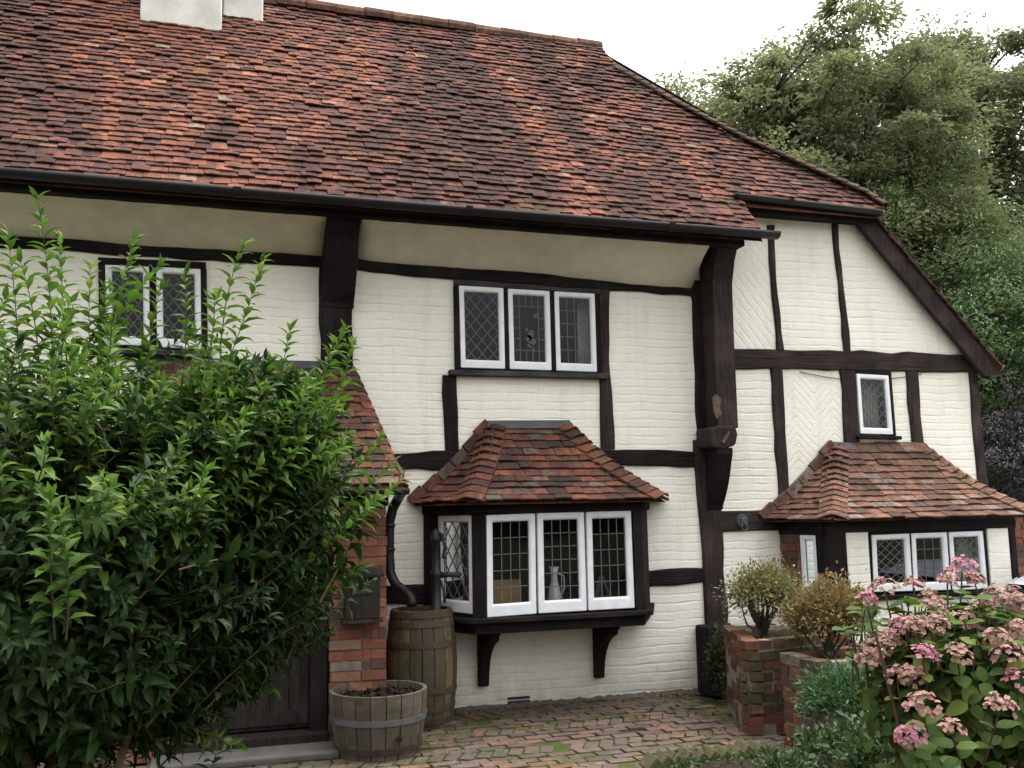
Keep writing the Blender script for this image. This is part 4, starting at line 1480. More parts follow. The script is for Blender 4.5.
# thin cable on the right wing
cb_ = MB()
pts = [at(x, y, W-0.012) for x, y in ((800, 372), (825, 377), (842, 379))]
cb_.tube(resample(pts, 0.05), 0.004, 5)
pts = [at(x, y, W-0.012) for x, y in ((890, 379), (905, 377), (922, 374))]
cb_.tube(resample(pts, 0.05), 0.004, 5)
cb_.build('cable', 'cast_iron', house)
# dark footing under the post
pl = MB(); pl.box(4.10, 4.40, 7.80, 8.03, 0, 0.60)
o = pl.build('post_plinth', BV, house); bevel(o, 0.02)

# ================================================================== OBJECTS BY THE WALL
# letterbox
lb = thing('letterbox', 'dark wooden letterbox with a slot fixed to the brick porch pier', 'letterbox', (0.98, 7.10, 0.885))
m = MB(); m.box(0.858, 1.108, 7.065, 7.188, 0.895, 1.20); o = m.build('body', 'door_wood', lb); bevel(o, 0.008)
m = MB(); m.prism([(0.835, 7.192, 1.225), (0.835, 7.035, 1.195), (0.835, 7.035, 1.215), (0.835, 7.192, 1.25)], (0.296, 0, 0)); o = m.build('lid', 'door_wood', lb); fix_normals(o)
m = MB(); m.box(0.905, 1.06, 7.058, 7.064, 1.075, 1.15); m.build('slot_flap', 'cast_iron', lb)
m = MB(); m.box(0.84, 1.126, 7.045, 7.188, 0.87, 0.893); m.build('base', 'door_wood', lb)


def staves(mb, c, prof, n, th=0.022, gap=0.006):
    c = np.asarray(c, float)
    for k in range(n):
        a0 = 2*PI*k/n + gap/2/prof[0][0]; a1 = 2*PI*(k+1)/n - gap/2/prof[0][0]
        V = []
        j = rng.normal(0, 0.0018)
        for r, z in prof:
            for rr in (r+j, r-th):
                for a in (a0, (a0+a1)/2, a1):
                    V.append(c+np.array([rr*math.cos(a), rr*math.sin(a), z]))
        F = []
        m = len(prof)
        for i in range(m-1):
            b, d = i*6, (i+1)*6
            F += [(b, b+1, d+1, d), (b+1, b+2, d+2, d+1), (b+3, d+3, d+4, b+4), (b+4, d+4, d+5, b+5), (b, d, d+3, b+3), (b+2, b+5, d+5, d+2)]
        F += [(0, 3, 4, 1), (1, 4, 5, 2)]
        b = (m-1)*6
        F += [(b, b+1, b+4, b+3), (b+1, b+2, b+5, b+4)]
        mb.add(V, F)


def hoop(c, r0, r1, z0, z1, mat, parent, n=48):
    m = MB()
    m.lathe([(r0+0.001, z0), (r0+0.006, z0), (r1+0.006, z1), (r1+0.001, z1)], c, n)
    return m.build('hoop', mat, parent, False)


BC = np.array([1.535, 7.70, 0.03])
ba = thing('water_barrel', 'tall weathered oak barrel under the downpipe beside the porch', 'barrel', BC)
bprof = lambda z: 0.238 + 0.042*math.sin(PI*min(max(z/0.86, 0), 1))
m = MB(); zsb = np.linspace(0.0, 0.86, 10); staves(m, BC, [(bprof(z), z) for z in zsb], 18)
m.build('body', 'barrel_stave', ba)
m = MB(); m.lathe([(0.001, 0.815), (0.222, 0.82), (0.222, 0.80)], BC, 30); m.build('lid', 'barrel_stave', ba)
m = MB(); m.lathe([(0.001, 0.0), (0.22, 0.01), (0.22, 0.03)], BC, 30); m.build('bottom', 'barrel_stave', ba)
for z0, z1 in ((0.805, 0.85), (0.735, 0.775), (0.58, 0.625), (0.235, 0.275), (0.10, 0.14), (0.015, 0.055)):
    hoop(BC, bprof(z0), bprof(z1), z0, z1, 'hoop_rust', ba)
# bricks the barrel stands on
for i, (x, y, a) in enumerate(((1.44, 7.52, 0.1), (1.66, 7.55, -0.08), (1.38, 7.78, 0.05), (1.66, 7.82, 0.0))):
    m = MB()
    m.obox((x, y, 0.0145), np.array([math.cos(a), math.sin(a), 0])*0.107, np.array([-math.sin(a), math.cos(a), 0])*0.052, (0, 0, 0.0145))
    o = m.build('support_brick', 'paving_brick')
    nm = ['front left', 'front right', 'rear left', 'rear right'][i]
    tag(o, f'red brick lying flat under the {nm} of the tall barrel', 'brick', 'bricks under the tall barrel'); shift(o, (x, y, 0))

# hand pump beside the barrel
pu = thing('hand_pump', 'black cast iron hand pump standing behind the barrel against the bay', 'pump', (1.66, 7.70, 0.845))
m = MB()
m.lathe([(0.001, 0), (0.06, 0), (0.06, 0.02), (0.036, 0.04), (0.034, 0.28), (0.046, 0.30), (0.046, 0.325), (0.034, 0.34), (0.034, 0.56), (0.046, 0.57), (0.046, 0.60), (0.02, 0.66), (0.001, 0.67)], (1.66, 7.70, 0.845), 18)
m.build('column', 'cast_iron', pu, True)
m = MB(); m.tube([(1.69, 7.69, 1.145), (1.76, 7.665, 1.147), (1.83, 7.64, 1.145), (1.845, 7.635, 1.13)], [0.024, 0.02, 0.02, 0.024], 10); m.build('spout', 'cast_iron', pu, True)
m = MB(); m.tube([(1.66, 7.70, 1.49), (1.70, 7.66, 1.47), (1.715, 7.64, 1.36), (1.70, 7.63, 1.28)], [0.012, 0.012, 0.010, 0.012], 8)
m.build('handle', 'cast_iron', pu, True)
m = MB(); m.tube([(1.69, 7.685, 1.10), (1.715, 7.67, 1.02), (1.72, 7.67, 0.93)], 0.011, 8); m.build('drain_pipe', 'cast_iron', pu, True)

# half barrel tub
TC = np.array([1.075, 6.935, 0.0])
tu = thing('half_barrel_tub', 'grey half barrel tub of bare soil in front of the porch pier', 'tub', TC)
tprof = lambda z: 0.285 + 0.055*math.sin(PI*0.5*min(1, z/0.43)*1.05)
m = MB(); staves(m, TC, [(tprof(z), z) for z in np.linspace(0, 0.43, 6)], 20, 0.026)
m.build('body', 'tub_stave', tu)
hoop(TC, tprof(0.235), tprof(0.275), 0.235, 0.275, 'hoop_zinc', tu)
hoop(TC, tprof(0.045), tprof(0.085), 0.045, 0.085, 'hoop_rust', tu)
m = MB()
V = [TC+(0, 0, 0.37)]
for r in (0.08, 0.16, 0.24, 0.305):
    for k in range(28):
        a = 2*PI*k/28
        V.append(TC+np.array([r*math.cos(a), r*math.sin(a), 0.36+rng.normal(0, 0.013)]))
F = [(0, 1+k, 1+(k+1) % 28) for k in range(28)]
for q in range(3):
    for k in range(28):
        F.append((1+q*28+k, 1+(q+1)*28+k, 1+(q+1)*28+(k+1) % 28, 1+q*28+(k+1) % 28))
m.add(V, F)
for k in range(160):
    r = 0.29*math.sqrt(rng.random()); a = rng.uniform(0, 2*PI)
    c = TC+np.array([r*math.cos(a), r*math.sin(a), 0.37+rng.uniform(0, 0.015)])
    s = rng.uniform(0.008, 0.022)
    m.obox(c, unit(rng.normal(size=3))*s, unit(rng.normal(size=3))*s, unit(rng.normal(size=3))*s*0.6)
so = m.build('soil', 'soil', tu); so['kind'] = 'stuff'
m = MB(); m.tube([(TC[0]+0.085, TC[1]-0.325, 0.15), (TC[0]+0.087, TC[1]-0.338, 0.15)], 0.022, 10); m.build('bung_hole', 'soil', tu)

# wall ornament on the right rail
wo = thing('wall_ornament', 'round grey iron lion mask ornament on the timber rail beside the low bay', 'ornament', tuple(at(742, 521, W-0.03)))
p = at(742, 521, W-0.03)
m = MB()
for k in range(14):
    a = 2*PI*k/14
    q = p + np.array([0.045*math.cos(a), -0.006, 0.045*math.sin(a)])
    m.obox(q, np.array([math.cos(a), 0, math.sin(a)])*0.022, np.array([-math.sin(a), 0, math.cos(a)])*0.012, np.array([0, -0.016, 0]), taper=0.5)
m.build('mane', 'stone_grey', wo)
m = MB(); m.obox(p+(0, -0.02, 0), (0.034, 0, 0), (0, 0, 0.038), (0, -0.018, 0), taper=0.6); m.obox(p+(0, -0.045, -0.006), (0.012, 0, 0), (0, 0, 0.018), (0, -0.012, 0), taper=0.6)
m.build('face', 'stone_grey', wo)
m = MB(); m.tube([p+(0.03*math.cos(a), -0.04, -0.055+0.03*math.sin(a)) for a in np.linspace(0, 2*PI, 14)], 0.006, 6); m.build('ring', 'stone_grey', wo)

# ================================================================== PLANTERS


def ring_top(mb, plan, z, w=0.11):
    pass


def brick_planter(label, plan, h, inner):
    c = np.mean(np.array(plan), 0)
    t = thing('brick_planter', label, 'planter', (c[0], c[1], 0), 'brick planters by the low bay')
    m = MB(); brick_faces(m, plan, 0.0, h, True, rough=2.2, dep=0.105, joint=0.014)
    m.build('brickwork', 'planter_brick', t)
    m = MB()
    P = np.array(plan); Pi = c+(P-c)*0.985; Po = c+(P-c)*inner
    n = len(P)
    V = [(x, y, 0.0) for x, y in Pi]+[(x, y, h-0.012) for x, y in Pi]+[(x, y, h-0.012) for x, y in Po]+[(x, y, h-0.1) for x, y in Po]
    F = []
    for i in range(n):
        j = (i+1) % n
        F += [(i, j, n+j, n+i), (n+i, n+j, 2*n+j, 2*n+i), (2*n+i, 2*n+j, 3*n+j, 3*n+i)]
    m.add(V, F); m.build('mortar_core', 'mortar', t)
    m = MB(); m.add([(x, y, h-0.045) for x, y in (c+(P-c)*inner*1.02)], [tuple(range(n))])
    s = m.build('soil', 'soil', t); s['kind'] = 'stuff'
    return t


brick_planter('mossy brick planter against the wall holding the pale variegated shrub', [(3.675, 6.40), (4.52, 6.40), (4.66, 7.25), (3.98, 7.27)], 0.68, 0.74)
brick_planter('lower nearer brick planter holding the russet shrub', [(3.785, 5.68), (4.66, 5.66), (4.66, 6.32), (3.775, 6.10)], 0.625, 0.72)

# ================================================================== PLANTS


def shoot_plant(mat_leaf_, shoots, lmb, smb, spacing, L, Wd, angle=0.9, droop=0.25, r0=0.004, shrink=0.45, fold=0.25, decussate=True):
    """leafy shoots: each shoot is a polyline; leaves in opposite pairs"""
    C, D, N, LL, WW = [], [], [], [], []
    for pts in shoots:
        pts = np.asarray(pts, float)
        d = np.r_[0, np.cumsum(np.linalg.norm(np.diff(pts, axis=0), axis=1))]
        tot = d[-1]
        smb.tube(pts, np.linspace(r0, r0*0.35, len(pts)), 4, False)
        s = tot*0.12 + rng.uniform(0, spacing)
        k = rng.integers(0, 2)
        while s < tot:
            p = np.array([np.interp(s, d, pts[:, i]) for i in range(3)])
            q = np.array([np.interp(min(s+0.02, tot), d, pts[:, i]) for i in range(3)])
            b = np.array([np.interp(max(s-0.02, 0), d, pts[:, i]) for i in range(3)])
            t = unit(q-b)
            a = np.cross(t, np.array([0.2, 0.3, 0.93]))
            if np.linalg.norm(a) < 0.2:
                a = np.array([1.0, 0, 0])
            a = unit(a); e = np.cross(t, a)
            ph = (k % 2)*PI/2 + rng.normal(0, 0.35)
            f = s/tot
            sz = (1-shrink*max(0, (f-0.55)/0.45))*rng.uniform(0.75, 1.15)
            for sg in (0, PI):
                w = a*math.cos(ph+sg)+e*math.sin(ph+sg)
                an = angle*(1.0-0.45*max(0, (f-0.7)/0.3))*rng.uniform(0.85, 1.15)
                dr = unit(t*math.cos(an)+w*math.sin(an))
                nn = unit(t*math.sin(an)-w*math.cos(an) + np.array([0, 0, 0.4]) + rng.normal(0, 0.2, 3))
                C.append(p); D.append(dr); N.append(nn); LL.append(L*sz); WW.append(Wd*sz)
            s += spacing*(1-0.4*f)*rng.uniform(0.8, 1.2); k += 1
        for _ in range(3):
            C.append(pts[-1]); D.append(unit(unit(pts[-1]-pts[-2])+rng.normal(0, 0.35, 3))); N.append(unit(rng.normal(0, 1, 3)+np.array([0, 0, 1]))); LL.append(L*0.6); WW.append(Wd*0.5)
    add_leaves(lmb, C, D, N, np.array(LL), np.array(WW), fold, droop)


def curve_shoot(p0, p1, bend, n=6):
    p0 = np.asarray(p0, float); p1 = np.asarray(p1, float)
    t = np.linspace(0, 1, n)[:, None]
    return p0+(p1-p0)*t + np.asarray(bend)*(4*t*(1-t))*0.25


# --- big shrub on the left
BC0 = np.array([-0.62, 4.25, 0.0])
bush = thing('large_shrub', 'big leafy green shrub with upright shoots filling the left foreground', 'shrub', tuple(BC0))
lm_new, lm_shade, sm = MB(), MB(), MB()
# crown outline in plan view of the facade: (height, half-width right) found from the photograph
crown_c = np.array([-0.66, 4.3, 1.30])


def crown_r(th, ph):
    """radius of the shrub's body in direction (azimuth th, elevation ph)"""
    cx, cy, cz = math.cos(ph)*math.cos(th), math.cos(ph)*math.sin(th), math.sin(ph)
    k = 1/math.sqrt((cx/1.12)**2+(cy/0.85)**2+(cz/(1.10 if cz > 0 else 1.3))**2)
    if cz < 0:
        k *= 1+0.62*cz
    return k*(1+0.10*math.sin(3*th+1)+0.08*math.sin(5*ph+2*th))


new_sh, shade_sh = [], []
for i in range(420):
    d = unit(rng.normal(size=3)); d[2] = abs(d[2])*0.9-0.06
    tip = at(246, 456, 4.35)+d*np.array([0.47, 0.48, 0.50])*rng.uniform(0.55, 1.05)
    L = rng.uniform(0.35, 0.6)
    grow = unit(d*0.6+np.array([0.25, -0.1, 0.7])+rng.normal(0, 0.2, 3))
    (new_sh if rng.random() < 0.75 else shade_sh).append(curve_shoot(tip-grow*L, tip, rng.normal(0, 0.1, 3)))
for i in range(1150):
    th = rng.uniform(0, 2*PI); ph = math.asin(rng.uniform(-0.85, 1.0))
    dirv = np.array([math.cos(ph)*math.cos(th), math.cos(ph)*math.sin(th), math.sin(ph)])
    R = crown_r(th, ph)
    R *= rng.uniform(0.80, 1.06)
    tip = crown_c+dirv*R
    up = max(0.0, dirv[2])
    grow = unit(dirv*0.85+np.array([0.18, 0, 0.42+0.35*up])+rng.normal(0, 0.34, 3))
    L = rng.uniform(0.35, 0.62)
    base = tip-grow*L
    if ph > 0.42 and rng.random() < 0.82:
        tip = tip+grow*rng.uniform(0.0, 0.22)
        new_sh.append(curve_shoot(base, tip, rng.normal(0, 0.10, 3)+np.array([0, 0, -0.06])))
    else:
        shade_sh.append(curve_shoot(base, tip, rng.normal(0, 0.14, 3)+np.array([0, 0, 0.10])))
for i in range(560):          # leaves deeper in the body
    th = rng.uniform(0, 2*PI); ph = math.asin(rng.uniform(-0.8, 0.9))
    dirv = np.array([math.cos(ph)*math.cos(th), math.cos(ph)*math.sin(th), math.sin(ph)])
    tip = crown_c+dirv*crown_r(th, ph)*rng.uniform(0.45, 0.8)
    shade_sh.append(curve_shoot(tip-unit(dirv+np.array([0, 0, 0.4]))*0.45, tip, rng.normal(0, 0.12, 3)))
# long leaders seen against the wall
for px, py, Yt, bx, by, Yb in ((38, 200, 4.0, 52, 420, 4.1), (243, 245, 4.2, 222, 420, 4.25), (262, 262, 4.5, 200, 430, 4.4), (333, 345, 4.3, 270, 500, 4.3), (345, 330, 4.5, 285, 470, 4.4), (112, 325, 3.9, 100, 450, 4.0),
                               (352, 345, 4.4, 300, 500, 4.3), (400, 480, 4.2, 300, 560, 4.2), (392, 465, 4.4, 290, 540, 4.3), (375, 500, 4.1, 270, 590, 4.1), (330, 470, 4.0, 250, 560, 4.1), (355, 570, 4.1, 260, 610, 4.2),
                               (160, 290, 4.3, 150, 430, 4.3), (185, 275, 4.1, 175, 420, 4.2), (20, 260, 4.2, 40, 420, 4.2), (90, 270, 4.4, 95, 420, 4.4), (290, 330, 4.2, 250, 480, 4.2), (60, 240, 4.5, 70, 400, 4.4), (215, 300, 4.0, 195, 430, 4.1),
                               (310, 380, 4.0, 255, 500, 4.1), (135, 240, 4.6, 120, 400, 4.5), (8, 235, 4.3, 20, 400, 4.3), (380, 440, 4.5, 300, 520, 4.4), (318, 590, 4.3, 240, 630, 4.3), (268, 690, 4.2, 200, 690, 4.2), (235, 745, 4.1, 160, 720, 4.1)):
    new_sh.append(curve_shoot(at(bx, by, Yb), at(px, py, Yt), rng.normal(0, 0.07, 3)))
# a few young shoots low on the near face
for px, py, Yt, bx, by, Yb in ((50, 500, 3.35, 55, 640, 3.5), (60, 520, 3.4, 66, 640, 3.5)):
    new_sh.append(curve_shoot(at(bx, by, Yb), at(px, py, Yt), rng.normal(0, 0.05, 3)))
shoot_plant('leaf_bush', new_sh, lm_new, sm, 0.043, 0.102, 0.040, 0.95, 0.5)
shoot_plant('leaf_bush_shade', shade_sh, lm_shade, sm, 0.05, 0.105, 0.042, 1.05, 0.5)
# trunks and boughs
for k in range(16):
    th = rng.uniform(0, 2*PI); r = rng.uniform(0.35, 0.8)
    p1 = crown_c+np.array([r*math.cos(th), r*0.8*math.sin(th), rng.uniform(-0.1, 0.6)])
    b = BC0+np.array([rng.normal(0, 0.12), rng.normal(0, 0.12), -0.02])
    mid = (b+p1)/2+np.array([0, 0, 0.25])
    sm.tube(resample([b, b+(0, 0, 0.35), mid, p1], 0.15), np.linspace(0.026, 0.008, len(resample([b, b+(0, 0, 0.35), mid, p1], 0.15))), 6)
lm_new.build('young_leaves', 'leaf_bush', bush, True)
lm_shade.build('shade_toned_leaves', 'leaf_bush_shade', bush, True)  # lower and inner leaves with the shade put into their colour
sm.build('stems', 'stem_red', bush)


def add_round_leaves(mb, C, D, N, L, Wd, n=7):
    """broad ovate blades with a midrib crease, wavy margin and drooping tip"""
    for c, d, nn, l, w in zip(C, D, N, L, Wd):
        d = unit(d); s = unit(np.cross(d, nn)); nn = np.cross(s, d)
        dr = rng.uniform(0.15, 0.5); cup = rng.uniform(0.05, 0.28); tw = rng.normal(0, 0.12)
        V = []
        for i in range(n):
            t = i/(n-1)
            hw = w*0.5*(math.sin(PI*min(1, t**0.78))**0.75 if 0 < t < 1 else 0.02)
            mid = c + d*l*(t-0.12*dr*t*t) - nn*l*dr*0.6*t*t
            for sg in (-1, -0.55, 0, 0.55, 1):
                a = abs(sg)
                wav = rng.normal(0, 0.018)*w if a == 1 else 0
                V.append(mid + s*hw*sg*(1+(0.06 if (i % 2 and a == 1) else 0)) + nn*(cup*hw*a*(1.0-0.55*a) - (0.0 if a else 0.02*w) + wav + tw*hw*sg*t))
        F = [(i*5+j, i*5+j+1, (i+1)*5+j+1, (i+1)*5+j) for i in range(n-1) for j in range(4)]
        mb.add(V, F)


def dome_points(n, c, rad, lo=-0.3):
    d = rng.normal(size=(n, 3)); d = unit(d)
    d[:, 2] = np.where(d[:, 2] < lo, -d[:, 2], d[:, 2])
    r = rng.uniform(0.45, 1.0, n)**0.5
    lump = 1+0.16*np.sin(4*d[:, 0]*2+1)*np.cos(5*d[:, 1]*1.5)+0.10*np.sin(9*d[:, 2])
    return c+d*np.array(rad)*(r*lump)[:, None], d


def small_shrub(name, label, base, c, rad, mat, n, L, Wd, stems, bark='bark', clumps=14, group=None, spread=0.45, trunk_r=0.012):
    t = thing(name, label, 'shrub', tuple(base), group)
    lm, s = MB(), MB()
    base = np.asarray(base, float)
    cl = []
    for k in range(clumps):
        d = unit(rng.normal(size=3)); d[2] = abs(d[2])*0.9-0.15
        cl.append(np.asarray(c)+d*np.array(rad)*rng.uniform(0.55, 0.92))
    C, D = [], []
    for k in cl:
        m = n//clumps
        o = rng.normal(size=(m, 3))*np.array(rad)*spread*0.5
        C.append(k+o); D.append(unit(o/np.array(rad)+0.5*unit(k-np.asarray(c))+np.array([0, 0, 0.3])+rng.normal(0, 0.5, (m, 3))))
    C = np.concatenate(C); D = np.concatenate(D)
    N = unit(rng.normal(0, 0.6, C.shape)+np.array([0, 0, 1]))
    k = rng.uniform(0.6, 1.2, len(C))
    add_small_leaves(lm, C, D, N, L*k, Wd*k)
    lm.build('leaves', mat, t)
    for q in cl[:stems]:
        mid = base+(q-base)*0.45+rng.normal(0, 0.03, 3)
        P = resample([base+rng.normal(0, 0.015, 3)*np.array([1, 1, 0]), mid, q], 0.06)
        s.tube(P, np.linspace(trunk_r, 0.003, len(P)), 5)
    s.build('stems', bark, t)
    return t


# variegated shrub on the first planter
b = at(762, 628, 6.75); c = at(766, 590, 6.75)
vs = small_shrub('variegated_shrub', 'pale cream green rounded shrub on bare twisted stems in the wall planter', (b[0], b[1], 0.65), c+(0.0, 0, -0.05), (0.29, 0.27, 0.26), 'leaf_variegated', 5600, 0.034, 0.017, 18, clumps=34, spread=0.42)
m = MB()
P = resample([(b[0]-0.09, b[1]-0.05, 0.65), at(758, 622, 6.72), at(752, 609, 6.72), at(748, 600, 6.72)], 0.05)
m.tube(P, np.linspace(0.036, 0.026, len(P)), 8); m.build('trunk', 'bark', vs)
# russet shrub on the second planter
b = at(828, 650, 6.0); c = at(830, 614, 6.0)
small_shrub('russet_shrub', 'rust and green bushy shrub growing in the lower brick planter', (b[0], b[1], 0.575), c+(0, 0, -0.05), (0.28, 0.26, 0.32), 'leaf_russet', 6500, 0.038, 0.019, 12, clumps=30, spread=0.42)
# ferny plant spilling in front
small_shrub('ferny_plant', 'fine dark green ferny plant spilling over the lower planter', (3.95, 5.2, 0.06), at(848, 700, 5.2), (0.24, 0.24, 0.20), 'leaf_fern', 5500, 0.05, 0.012, 8, clumps=26)
small_shrub('ivy_clump', 'narrow dry mossy ivy clump at the foot of the dark post', (4.20, 7.70, 0.0), (4.19, 7.66, 0.30), (0.11, 0.12, 0.29), 'leaf_box', 3600, 0.032, 0.02, 6, clumps=26, spread=0.6)
for i, (px, py, Y, lab, rz) in enumerate(((822, 752, 4.7, 'low glossy leaved plant below the ferny plant', 0.13), (862, 742, 4.1, 'low glossy leaved plant between the ferny plant and the hydrangea', 0.15), (792, 772, 4.5, 'low glossy leaved plant beside the right end of the saw tooth edging', 0.09), (885, 768, 3.5, 'low glossy leaved plant under the left side of the hydrangea', 0.15))):
    c = at(px, py, Y)
    small_shrub('bedding_plant', lab, (c[0], c[1], 0.06), (c[0], c[1], max(0.12, c[2])), (0.16, 0.16, rz*0.9), 'leaf_rose', 420, 0.046, 0.026, 8, clumps=14, group='low plants in the flower bed', trunk_r=0.006)
small_shrub('yellow_shrub', 'sparse yellow green sprig between the two planters', (*at(800, 640, 6.35)[:2], 0.6), at(795, 615, 6.3), (0.12, 0.1, 0.12), 'leaf_hydrangea', 260, 0.04, 0.018, 6, clumps=9, trunk_r=0.004)

# mossy saw-tooth brick edging
for i in range(11):
    px = 652+i*11.8
    c = at(px, 764 - 0.3*i + rng.normal(0, 1.0), 5.85)
    a = PI/4
    m = MB()
    d1 = np.array([math.cos(a), 0.1, math.sin(a)]); d2 = np.array([-math.sin(a), 0.05, math.cos(a)])
    m.obox((c[0], c[1]+rng.normal(0, 0.01), 0.03+rng.normal(0, 0.006)), unit(d1)*0.052, unit(d2)*0.052, np.array([0.1, 1, 0])*0.09)
    o = m.build('edging_brick', 'edging_brick')
    fix_normals(o); bevel(o, 0.008)
    shift(o, (c[0], c[1], 0))
    tag(o, 'mossy brick set on edge in the saw tooth border of the flower bed', 'brick', 'saw tooth edging bricks')
gc = MB()
C = np.stack([rng.uniform(2.7, 4.1, 2600), rng.normal(5.62, 0.10, 2600), np.abs(rng.normal(0.03, 0.035, 2600))], 1)
D = unit(rng.normal(0, 0.7, C.shape)+np.array([0, 0, 0.6])); N = unit(rng.normal(0, 0.5, C.shape)+np.array([0, 0, 1]))
k = rng.uniform(0.6, 1.3, len(C))
add_small_leaves(gc, C, D, N, 0.028*k, 0.018*k)
o = gc.build('ground_cover', 'leaf_rose'); tag(o, 'low dark green ground cover creeping along the saw tooth brick edging', 'ground cover', kind='stuff')
# weeds and fallen leaves on the path
wd = MB()
C, D, N, LL, WW = [], [], [], [], []
for k in range(900):
    x, y = rng.uniform(1.5, 4.1), rng.choice([rng.normal(7.99, 0.02), rng.uniform(6.1, 7.9)])
    if math.sin(x*3.1+y*2.3)+math.sin(x*1.3-y*3.7) < 0.25 and y < 7.95:
        continue
    for q in range(3):
        C.append((x+rng.normal(0, 0.012), y+rng.normal(0, 0.012), 0.0)); D.append(unit(rng.normal(0, 0.7, 3)+np.array([0, 0, 0.8]))); N.append(unit(rng.normal(0, 0.5, 3)+np.array([0, 0, 1])))
        LL.append(rng.uniform(0.008, 0.024)); WW.append(rng.uniform(0.004, 0.009))
add_small_leaves(wd, C, D, N, np.array(LL), np.array(WW))
o = wd.build('moss_and_weeds', 'weed_leaf'); tag(o, 'moss and tiny weeds growing in the joints of the brick path', 'weeds', kind='stuff')

ll = MB()
C, D = [], []
for k in range(260):
    x, y = (rng.uniform(1.4, 4.1), 8.0-abs(rng.normal(0, 0.06))) if k % 2 else (rng.normal(3.6, 0.35), rng.normal(7.2, 0.5))
    if x > 3.62+0.3*(y-6.4) and y < 7.3:
        continue
    C.append((x, y, 0.012+rng.uniform(0, 0.008))); D.append(unit(np.array([rng.normal(), rng.normal(), rng.normal(0, 0.2)])))
N = unit(rng.normal(0, 0.3, (len(C), 3))+np.array([0, 0, 1])); k = rng.uniform(0.5, 1.2, len(C))
add_small_leaves(ll, C, D, N, 0.04*k, 0.022*k)
o = ll.build('leaf_litter', 'dead_leaf'); tag(o, 'small brown fallen leaves scattered on the brick path', 'leaves', kind='stuff')
dm = MB()
V = []
n = 90
for i in range(n+1):
    x = 1.2+(4.12-1.2)*i/n
    V += [(x, 8.046, 0.028+rng.uniform(0, 0.02)), (x, 8.03-rng.uniform(0, 0.02), 0.018), (x, 7.985-rng.uniform(0, 0.05), -0.004)]
dm.add(V, [(i*3+j, i*3+j+1, i*3+j+4, i*3+j+3) for i in range(n) for j in range(2)])
o = dm.build('dirt_strip', 'mortar_dark'); tag(o, kind='structure')

# --- hydrangea
HB = at(950, 768, 2.75); hbx = np.array([HB[0]+0.12, 2.85, 0.05])
hy = thing('hydrangea', 'pink flowering hydrangea bush in the right foreground', 'hydrangea', tuple(hbx))
lm, sm = MB(), MB()
heads = [(962, 568, 2.95), (948, 580, 2.85), (884, 588, 2.9), (914, 585, 3.0), (975, 580, 2.9), (935, 608, 2.75), (868, 600, 2.9), (995, 597, 2.85), (1012, 594, 2.9), (985, 606, 2.75), (1018, 604, 2.75),
         (916, 626, 2.7), (904, 628, 2.75), (938, 625, 2.7), (1008, 655, 2.55), (1020, 632, 2.6), (996, 640, 2.6), (888, 642, 2.8), (924, 655, 2.6), (958, 655, 2.6), (898, 676, 2.7), (916, 678, 2.65), (922, 706, 2.5),
         (1000, 706, 2.45), (912, 736, 2.5), (952, 730, 2.4), (876, 650, 2.8), (870, 660, 2.8), (928, 596, 2.95), (970, 622, 2.75), (1020, 680, 2.5)]
Cl, Dl, Nl, Ll, Wl = [], [], [], [], []


def add_blade(p, d, n, l, w):
    Cl.append(p); Dl.append(d); Nl.append(n); Ll.append(l); Wl.append(w)


def floret_head(c, R, up, mat):
    m = MB()
    C, D, N, L, Wd = [], [], [], [], []
    k = int(rng.integers(40, 75))
    for i in range(k):
        a = rng.uniform(0, 2*PI); rr = R*math.sqrt(rng.random())
        e1 = unit(np.cross(up, [0.3, 0.5, 0.2])); e2 = np.cross(up, e1)
        p = c+(e1*math.cos(a)+e2*math.sin(a))*rr+up*(R*0.62*(1-(rr/R)**2)+rng.normal(0, 0.007))
        nn = unit(up+(e1*math.cos(a)+e2*math.sin(a))*rr/R*0.9+rng.normal(0, 0.25, 3))
        f1 = unit(np.cross(nn, [0.1, 0.9, 0.3])); f2 = np.cross(nn, f1)
        a0 = rng.uniform(0, PI)
        s = rng.uniform(0.8, 1.15)
        for q in range(4):
            an = a0+q*PI/2
            dd_ = f1*math.cos(an)+f2*math.sin(an)
            C.append(p); D.append(unit(dd_+nn*0.25)); N.append(nn); L.append(0.0108*s); Wd.append(0.0112*s)
    add_leaves(m, C, D, N, np.array(L), np.array(Wd), 0.1, 0.2)
    return m.build('flower_head', mat, hy, True)


for i, (px, py, Y) in enumerate(heads):
    tip = at(px, py, Y)
    up = unit(np.array([rng.normal(0, 0.25), -0.35+rng.normal(0, 0.2), 1.0]))
    floret_head(tip, rng.uniform(0.032, 0.054), up, 'petal_rose' if i % 6 == 0 else 'petal_pink')
    b0 = hbx+np.array([rng.normal(0, 0.12), rng.normal(0, 0.12), 0])
    P = resample([b0, b0+(tip-b0)*0.5+np.array([0, 0, 0.15]), tip-up*0.01], 0.06)
    sm.tube(P, np.linspace(0.008, 0.003, len(P)), 5)
    for kk in range(len(P)-2, 2, -1):
        t = unit(P[kk+1]-P[kk])
        a = rng.uniform(0, 2*PI)
        e1 = unit(np.cross(t, [0.3, 0.5, 0.2])); e2 = np.cross(t, e1)
        for sg in (0, PI):
            w = e1*math.cos(a+sg)+e2*math.sin(a+sg)
            s = rng.uniform(0.65, 1.05)
            add_blade(P[kk], unit(w+t*0.45), unit(t+np.array([0, 0, 0.6])), 0.085*s, 0.052*s)
